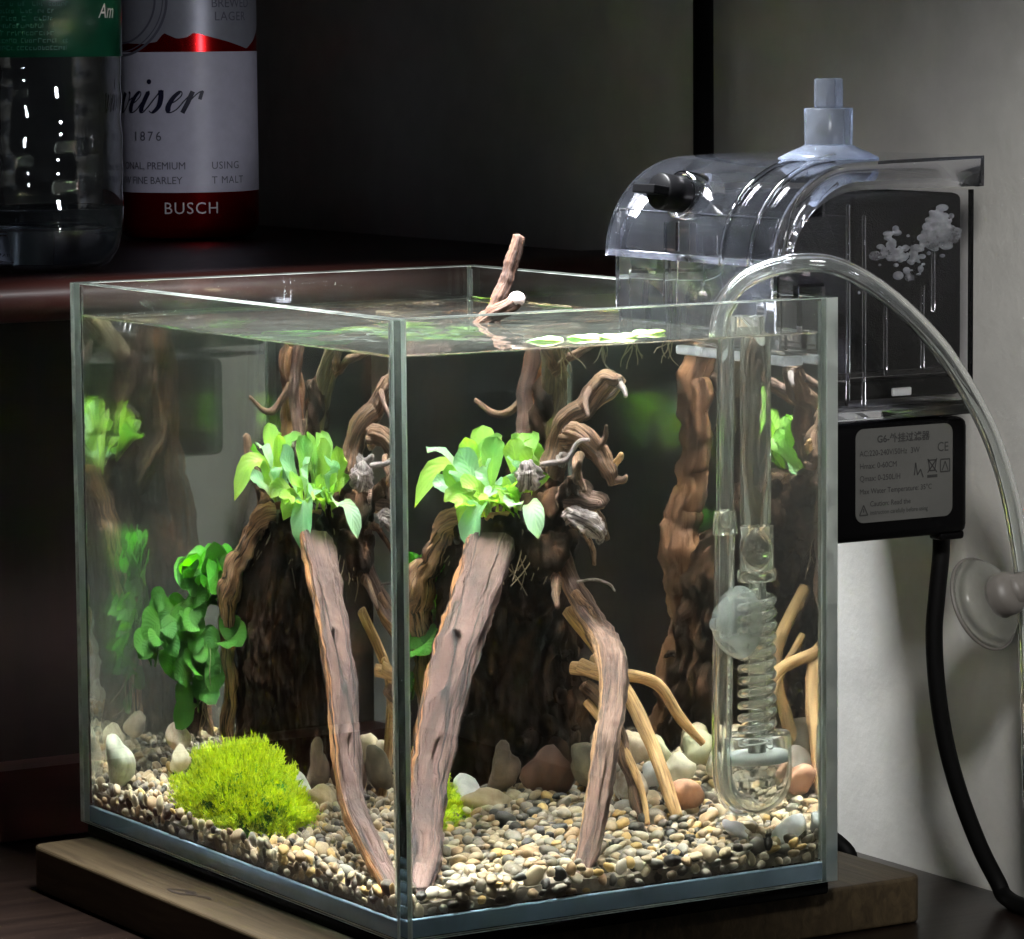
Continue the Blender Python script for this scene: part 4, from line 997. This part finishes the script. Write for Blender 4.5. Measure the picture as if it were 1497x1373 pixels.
# ================================================================== glass diffuser
df = empty('glass_diffuser', (.1543, .0202, .0235)); tag(df, 'clear glass spiral diffuser with a round bulb, standing under water', 'diffuser')
AX = V((.1543, .0202, 0)); bc = V((.1543, .0202, .0385)); R0 = .0136
prof = []
for k in range(15):
    a = -math.pi/2+math.pi/2*k/14; prof.append((R0*math.cos(a), R0*math.sin(a)))
prof += [(R0, .006), (R0*.98, .0140), (R0*.94, .0155)]
inn = [(p[0]-.0012 if p[0] > .0012 else 0, p[1]+(.0012 if p[1] < 0 else 0)) for p in prof][::-1]
MB().add(*lathe(prof+inn, 44, bc)).obj('bulb', 'uwglass', df)
MB().add(*lathe([(0, .0052), (R0*.90, .0052), (R0*.90, .0086), (0, .0086)], 36, bc)).obj('ceramic_disc', 'frit', df)
coil = []
for k in range(331):                 # spiral tube wound up the middle
    th_ = 2*math.pi*k/26.0; coil.append(AX+V((.0062*math.cos(th_), .0062*math.sin(th_), .0490+.0560*k/330)))
MB().add(*tube(coil, [.00165, .00165], nseg=10, raw=True)).obj('spiral_coil', 'coil', df)['label'] = 'spiral glass tube'
MB().add(*lathe([(.0030, .0470), (.0036, .0470), (.0036, .1085), (.0030, .1085)], 20, AX, closed=True)).obj('core_tube', 'uwclear', df)
MB().add(*lathe([(.0056, .1125), (.0066, .1125), (.0066, .1280), (.0056, .1280)], 28, AX, closed=True)).obj('neck', 'uwclear', df)
MB().add(*lathe([(.0060, .1085), (.0074, .1085), (.0078, .1105), (.0074, .1126), (.0060, .1126)], 28, AX, closed=True)).obj('neck_flange', 'uwclear', df)
tp = [(.1408, .0202, .1340), (.1402, .0202, .100), (.1394, .0202, .070), (.1393, .0202, .0450), (.1408, .0202, .0350), (.1450, .0202, .0298), (.1500, .0202, .0285)]
v, f, uv = tube(tp, [.0040]*7, nseg=20, nlen=60, cap=False); v2, f2, uv2 = tube(tp, [.0026]*7, nseg=20, nlen=60, cap=False)
MB().add(v, f, uv).add(v2, [q[::-1] for q in f2], uv2).obj('glass_tube', 'coil', df)
cupc = V((.1440, .0150, .0950)); ca = V((-.93, -.30, .05)).normalized()
cp = MB().add(*lathe([(0, .0135), (.0020, .0135), (.0024, .0110), (.0030, .0098), (.0065, .0080), (.0105, .0045), (.0128, .0), (.0130, -.0006), (.0105, .0030), (.0060, .0062), (0, .0072)], 40, cupc, ca)).obj('suction_cup', 'milky3', df)
cp['label'] = 'milky suction cup seen from the side'

# ================================================================== clear hose and its suction cup
hs = empty('air_hose', (.1408, .0202, .13)); tag(hs, 'clear flexible hose arching out of the tank to the right', 'hose')
hp = [(.1408, .0202, .1290), (.1409, .0202, .150), (.1412, .0202, .180), (.1415, .0202, .1960), (.1440, .0195, .2060), (.1520, .0165, .2150), (.1620, .0085, .2200), (.1720, .0015, .2208), (.1800, -.0030, .2185), (.1910, -.0070, .2120), (.2038, -.0095, .2019), (.2180, -.0100, .1885), (.2313, -.0100, .1713), (.2410, -.0100, .1550), (.2485, -.0100, .1358), (.2535, -.0100, .115), (.2565, -.0100, .095), (.2580, -.0105, .06), (.2600, -.012, .01), (.2650, -.02, TZ+.004)]
C = catmull(hp, 120)
v, f, uv = tube(C, [.0034]*120, nseg=20, raw=True, cap=False)
v2, f2, uv2 = tube(C, [.0021]*120, nseg=20, raw=True, cap=False)
mb = MB().add(v, f, uv).add(v2, [q[::-1] for q in f2], uv2)
m_ = 21
for k in (0, 119):
    for j in range(20): 
        q = (k*m_+j, k*m_+j+1, len(v)+k*m_+j+1, len(v)+k*m_+j); mb.f.append(q if k else q[::-1])
mb.obj('hose_wall', 'tube', hs)
MB().add(*lathe([(.0038, 0), (.0050, .0002), (.0046, .0055), (.0040, .0085), (.0037, .0085)], 28, (.1408, .0202, .1260), closed=True)).obj('connector_sleeve', 'uwclear', hs)
cc = V((.2425, -.0070, .0965)); ax = (rt*.89+up*.45)*.76-fwd*.65; ax.normalize()
s2 = empty('hose_suction_cup', cc); tag(s2, 'grey translucent suction cup clipped on the hose in front of the wall', 'suction cup')
MB().add(*lathe([(0, .0030), (.0070, .0022), (.0130, 0), (.0172, -.0034), (.0176, -.0032), (.0140, .0018), (.0085, .0048), (.0078, .0052)], 48, cc, ax)).obj('cup_disc', 'milky2', s2)
MB().add(*torus(cc+ax*-.0032, ax, .0171, .0007)).obj('cup_rim', 'milkyhub', s2)
MB().add(*lathe([(.0078, .0040), (.0080, .0095), (.0072, .0105), (.0060, .0125), (0, .0125)], 36, cc, ax)).obj('cup_hub', 'milkyhub', s2)
hosept = V((.2560, -.0100, .1000))
MB().add(*tube([cc+ax*.009, (cc+ax*.009)*.5+hosept*.5+V((0, -.002, .001)), hosept], [.0058, .0060, .0062], nseg=16, nlen=10)).obj('clip_arm', 'milkyhub', s2)
td = V((.0020, 0, -.02)).normalized()
MB().add(*lathe([(.0036, -.005), (.0060, -.005), (.0060, .005), (.0036, .005)], 28, hosept, td, closed=True)).obj('clip_ring', 'milkyhub', s2)

# ================================================================== cables and lamp stand
pc = [(.2440, .0240, .1195), (.2440, .0240, .110), (.2430, .0250, .095), (.2425, .0260, .080), (.2440, .0260, .060), (.2475, .0255, .040), (.2530, .0240, .020), (.2600, .0210, .000), (.2660, .0175, -.0140), (.2660, .0120, TZ+.0036), (.262, -.01, TZ+.0034), (.262, -.08, TZ+.0034), (.275, -.2, TZ+.0034)]
o = MB().add(*tube(pc, [.0032]*len(pc), nseg=16, nlen=90)).obj('power_cable', 'cable'); tag(o, 'thick black power cable hanging from the filter motor to the table', 'cable', 'black cables')
pc = [(.2280, .150, -.0185), (.2240, .120, -.004), (.2260, .098, .0015), (.2290, .080, -.0005), (.2330, .066, -.0080), (.2345, .074, -.0165), (.2360, .092, TZ+.0036), (.2390, .130, TZ+.0034), (.242, .20, TZ+.0034)]
o = MB().add(*tube(pc, [.0031]*len(pc), nseg=14, nlen=60)).obj('looped_cable', 'cable'); tag(o, 'black cable looping down behind the wooden board at the tank corner', 'cable', 'black cables')
lp = empty('lamp_stand', (.266, .2110, TZ)); tag(lp, 'black lamp post rising behind the filter in front of the wall', 'lamp')
MB().add(*lathe([(0, 0), (.009, 0), (.009, .006), (.0042, .008), (.0042, .62), (0, .62)], 24, (.266, .2110, TZ))).obj('post', 'cable', lp)
MB().add(*tube([(.266, .2110, TZ+.61), (.262, .200, TZ+.64), (.24, .16, TZ+.645), (.19, .09, TZ+.63), (.135, .035, TZ+.59)], [.0034]*5, nseg=14, nlen=30)).obj('arm', 'cable', lp)
L0 = V(la_o.location)
rbox('lamp_head', (L0.x-.095, L0.y-.065, L0.z+.004), (L0.x+.095, L0.y+.065, L0.z+.024), 'black', lp, bev=.004)
MB().add(*lathe([(0, L0.z+.02), (.006, L0.z+.02), (.006, TZ+.595), (0, TZ+.595)], 16, (.135, .035, 0))).obj('joint', 'black', lp)

# ================================================================== red can
CC = V((.1943, .5343, LZ)); CR = .0329
cdir = V((-.449, -.894, 0)).normalized(); crt = V((.894, -.449, 0)).normalized()
can = empty('red_can', CC); tag(can, 'red metal beer can with a white label, standing on the dark ledge', 'can')
MB().add(*lathe([(0, .0012), (.0270, .0012), (.0285, 0), (.0305, .0012), (CR, .0060), (CR, .112), (.0315, .118), (.022, .140), (.0150, .165), (.0150, .185), (0, .185)], 72, CC)).obj('body', 'red', can)
def cyl(r):
    def fn(s, h):
        a = s/CR; return CC+(cdir*math.cos(a)+crt*math.sin(a))*r+V((0, 0, h))
    return fn
def cyl_sheet(s0, s1, lowf, highf, r, n=40, mseg=6):
    fn = cyl(r); v = []; f = []
    for k in range(n+1):
        s = s0+(s1-s0)*k/n; lo, hi = lowf(s), highf(s)
        for j in range(mseg+1): v.append(fn(s, lo+(hi-lo)*j/mseg))
    for k in range(n):
        for j in range(mseg): f.append((k*(mseg+1)+j, (k+1)*(mseg+1)+j, (k+1)*(mseg+1)+j+1, k*(mseg+1)+j+1))
    return v, f
MB().add(*cyl_sheet(-.050, .0505, lambda s: .0215, lambda s: .0858, CR+.00012)).obj('label', 'paper', can)
def torn(s):
    pts = [(-.05, .0905), (-.020, .0895), (-.0135, .0905), (-.010, .0945), (-.004, .0918), (.001, .0925), (.0035, .0945), (.020, .0905), (.033, .0870), (.040, .0905), (.048, .096), (.052, .10)]
    for (a, b), (c, d) in zip(pts[:-1], pts[1:]):
        if s <= c: return b+(d-b)*(s-a)/(c-a)
    return .10
MB().add(*cyl_sheet(-.05, .051, torn, lambda s: .1118, CR+.00014, 80)).obj('neck_label', 'silver', can)
# round emblem at the left of the neck label
mb = MB(); fn = cyl(CR+.00035)
for r0, r1 in ((.0262, .0250), (.0240, .0235), (.0205, .0195)):
    v = []; f = []; n = 60
    for k in range(n+1):
        a = math.radians(200+160*k/n)
        for r in (r0, r1):
            q = .1100+r*math.sin(a); v.append(fn(-.0340+r*math.cos(a), min(q, .1117)))
    for k in range(n): f.append((2*k, 2*k+1, 2*k+3, 2*k+2))
    mb.add(v, f)
mb.obj('emblem', 'inkgrey', can, smooth=False)
def ctext(body, s, h, size, **k): 
    fn = cyl(CR+.0003); return text_mesh(body, size, lambda a, b: fn(s+a, h+b), **k)
mb = MB()
mb.add(*ctext('1876', -.0275, .0453, .0062, spacing=1.35))
mb.add(*ctext('ONAL, PREMIUM', -.0345, .0322, .0048, wide=.95)); mb.add(*ctext('USING', .0110, .0322, .0048, spacing=1.1))
mb.add(*ctext('W FINE BARLEY', -.0345, .0255, .0048, wide=.95)); mb.add(*ctext('T MALT', .0110, .0255, .0048, spacing=1.1))
mb.add(*ctext('BREWED', .0120, .1060, .0058)); mb.add(*ctext('LAGER', .0135, .1000, .0058, spacing=1.1))
mb.obj('small_print', 'inkgrey', can, smooth=False)['kind'] = 'stuff'
MB().add(*ctext('BUSCH', -.0115, .0118, .0076, spacing=1.12)).obj('maker_name', 'white', can, smooth=False)
# script word, drawn stroke by stroke
mb = MB(); fn = cyl(CR+.0003); XH = .0098
def stroke(pts, x0, wmax=.13, wmin=.028):
    P = [V((p.x+x0+.42*p.y, p.y, 0)) for p in catmull([(a, b, 0) for a, b in pts], 26)]
    L, Rr = [], []
    for k in range(len(P)):
        d = (P[min(k+1, len(P)-1)]-P[max(k-1, 0)]).normalized(); q = V((-d.y, d.x, 0))
        dn = max(0, -d.y)**1.3; ww = wmin+(wmax-wmin)*dn
        L.append(P[k]-q*ww); Rr.append(P[k]+q*ww)
    v = []
    for a, b in zip(L, Rr): v += [fn(SX+a.x*XH, SY+a.y*XH), fn(SX+b.x*XH, SY+b.y*XH)]
    mb.add(v, [(2*k, 2*k+2, 2*k+3, 2*k+1) for k in range(len(P)-1)])
SX, SY = -.0375, .0580
stroke([(-.62, .80), (-.48, .98), (-.42, .85), (-.45, .30), (-.28, .02), (-.05, .30), (.06, .95)], 0)
stroke([(.06, .95), (.02, .40), (.14, .02), (.36, .20), (.48, .60), (.44, .95), (.36, .92)], 0)
stroke([(.46, .55), (.70, .72)], 0)
E_ = [(0, .42), (.22, .55), (.40, .82), (.28, 1.0), (.06, .72), (-.02, .30), (.14, .02), (.42, .16), (.60, .50)]
stroke(E_, .78)
stroke([(1.42, .60), (1.56, .98), (1.50, .55), (1.48, .18), (1.62, .03), (1.84, .32)], 0)
stroke([(1.84, .32), (2.20, 1.08)], 0); stroke([(2.18, 1.06), (2.32, .70), (2.36, .30), (2.16, .02), (1.94, .10)], 0)
stroke(E_, 2.86); stroke([(3.42, .45), (3.70, .95)], 0); stroke([(3.70, 1.0), (3.68, .5), (3.62, .0)], 0, wmax=.12); stroke([(3.66, .40), (3.92, .85), (4.12, 1.0), (4.16, .84), (4.18, .62)], 0, wmax=.09)
v = [fn(SX+(2.02+.12*math.cos(a))*XH, SY+(1.46+.12*math.sin(a))*XH) for a in [2*math.pi*k/16 for k in range(16)]]
mb.add(v, [tuple(range(16))]); mb.obj('script_lettering', 'ink', can, smooth=False)

# ================================================================== plastic bottle
BC = V((.0323, .3420, LZ)); BR = .0325
bt = empty('plastic_bottle', BC); tag(bt, 'clear plastic bottle with a green label, standing on the ledge in front of the can', 'bottle')
outer = [(0, .0045), (.010, .0030), (.019, .0004), (.0225, .0002), (.0265, .0022), (.0300, .0075), (.0318, .0150), (.0325, .0240)]
z = .024
while z < .082: 
    outer.append((BR-.0004*(0.5-0.5*math.cos((z-.024)/.0145*2*math.pi)), z)); z += .0010
outer += [(BR, .0835), (BR, .135), (.0300, .150), (.018, .175), (.013, .185), (.013, .205)]
inner = [(max(0, r-.0006), h+(.0006 if h < .004 else 0)) for r, h in outer][::-1]
pv, pf = lathe(outer+inner, 120, BC); pv2 = []
for q in pv:                         # soft dents of a squeezed bottle
    d = q-BC; k_ = 1+.016*noise.noise(V((d.x*70, d.y*70, d.z*75)))*min(1, max(0, (d.z-.012)/.02))*(1 if d.z < .083 else 0); pv2.append(BC+V((d.x*k_, d.y*k_, d.z)))
MB().add(pv2, pf).obj('body', 'pet', bt)
bdir = V((-.449, -.894, 0)).normalized(); brt = V((.894, -.449, 0)).normalized()
def bcyl(r):
    def fn(s, h):
        a = s/BR; return BC+(bdir*math.cos(a)+brt*math.sin(a))*r+V((0, 0, h))
    return fn
MB().add(*lathe([(BR+.0003, .0852), (BR+.0005, .0852), (BR+.0005, .1300), (BR+.0003, .1300)], 72, BC, closed=True)).obj('green_label', 'green', bt)
fn = bcyl(BR+.0007); mb = MB(); random.seed(3)
for row in range(8):                 # rows of small print, too small to read
    h = .0880+row*.0029; s = -.032
    end = .0118 if row in (0, 1, 6, 7) else .0060
    while s < end:
        wl = random.uniform(.0006, .0016); hh = .0019*random.uniform(.7, 1)
        if random.random() < .85:
            st = random.uniform(.00025, .0004)
            mb.add([fn(s, h), fn(s+st, h), fn(s+st, h+hh), fn(s, h+hh)], [(0, 1, 2, 3)])
            if random.random() < .7: mb.add([fn(s+st, h+hh*.75), fn(s+wl, h+hh*.75), fn(s+wl, h+hh), fn(s+st, h+hh)], [(0, 1, 2, 3)])
            if random.random() < .6: mb.add([fn(s+st, h), fn(s+wl, h), fn(s+wl, h+hh*.25), fn(s+st, h+hh*.25)], [(0, 1, 2, 3)])
            if random.random() < .5: mb.add([fn(s+wl-st, h+hh*.25), fn(s+wl, h+hh*.25), fn(s+wl, h+hh*.75), fn(s+wl-st, h+hh*.75)], [(0, 1, 2, 3)])
        s += wl+.0004
mb.obj('small_print', 'greentext', bt, smooth=False)['kind'] = 'stuff'
v, f = text_mesh('Am', .0085, lambda a, b: fn(.0265+a, .1005+b), shear=.35, wide=.8)
MB().add(v, f).obj('script_print', 'white', bt, smooth=False)
# a little blue-grey water left in the bottom
MB().add(*lathe([(0, .0056), (.0185, .0016), (.0240, .0030), (.0285, .0085), (.0306, .0160), (.0311, .0190), (0, .0190)], 56, BC)).obj('water_rest', 'petwater' if 'petwater' in M else 'uwglass', bt)
print('pebbles', len(pebbles))
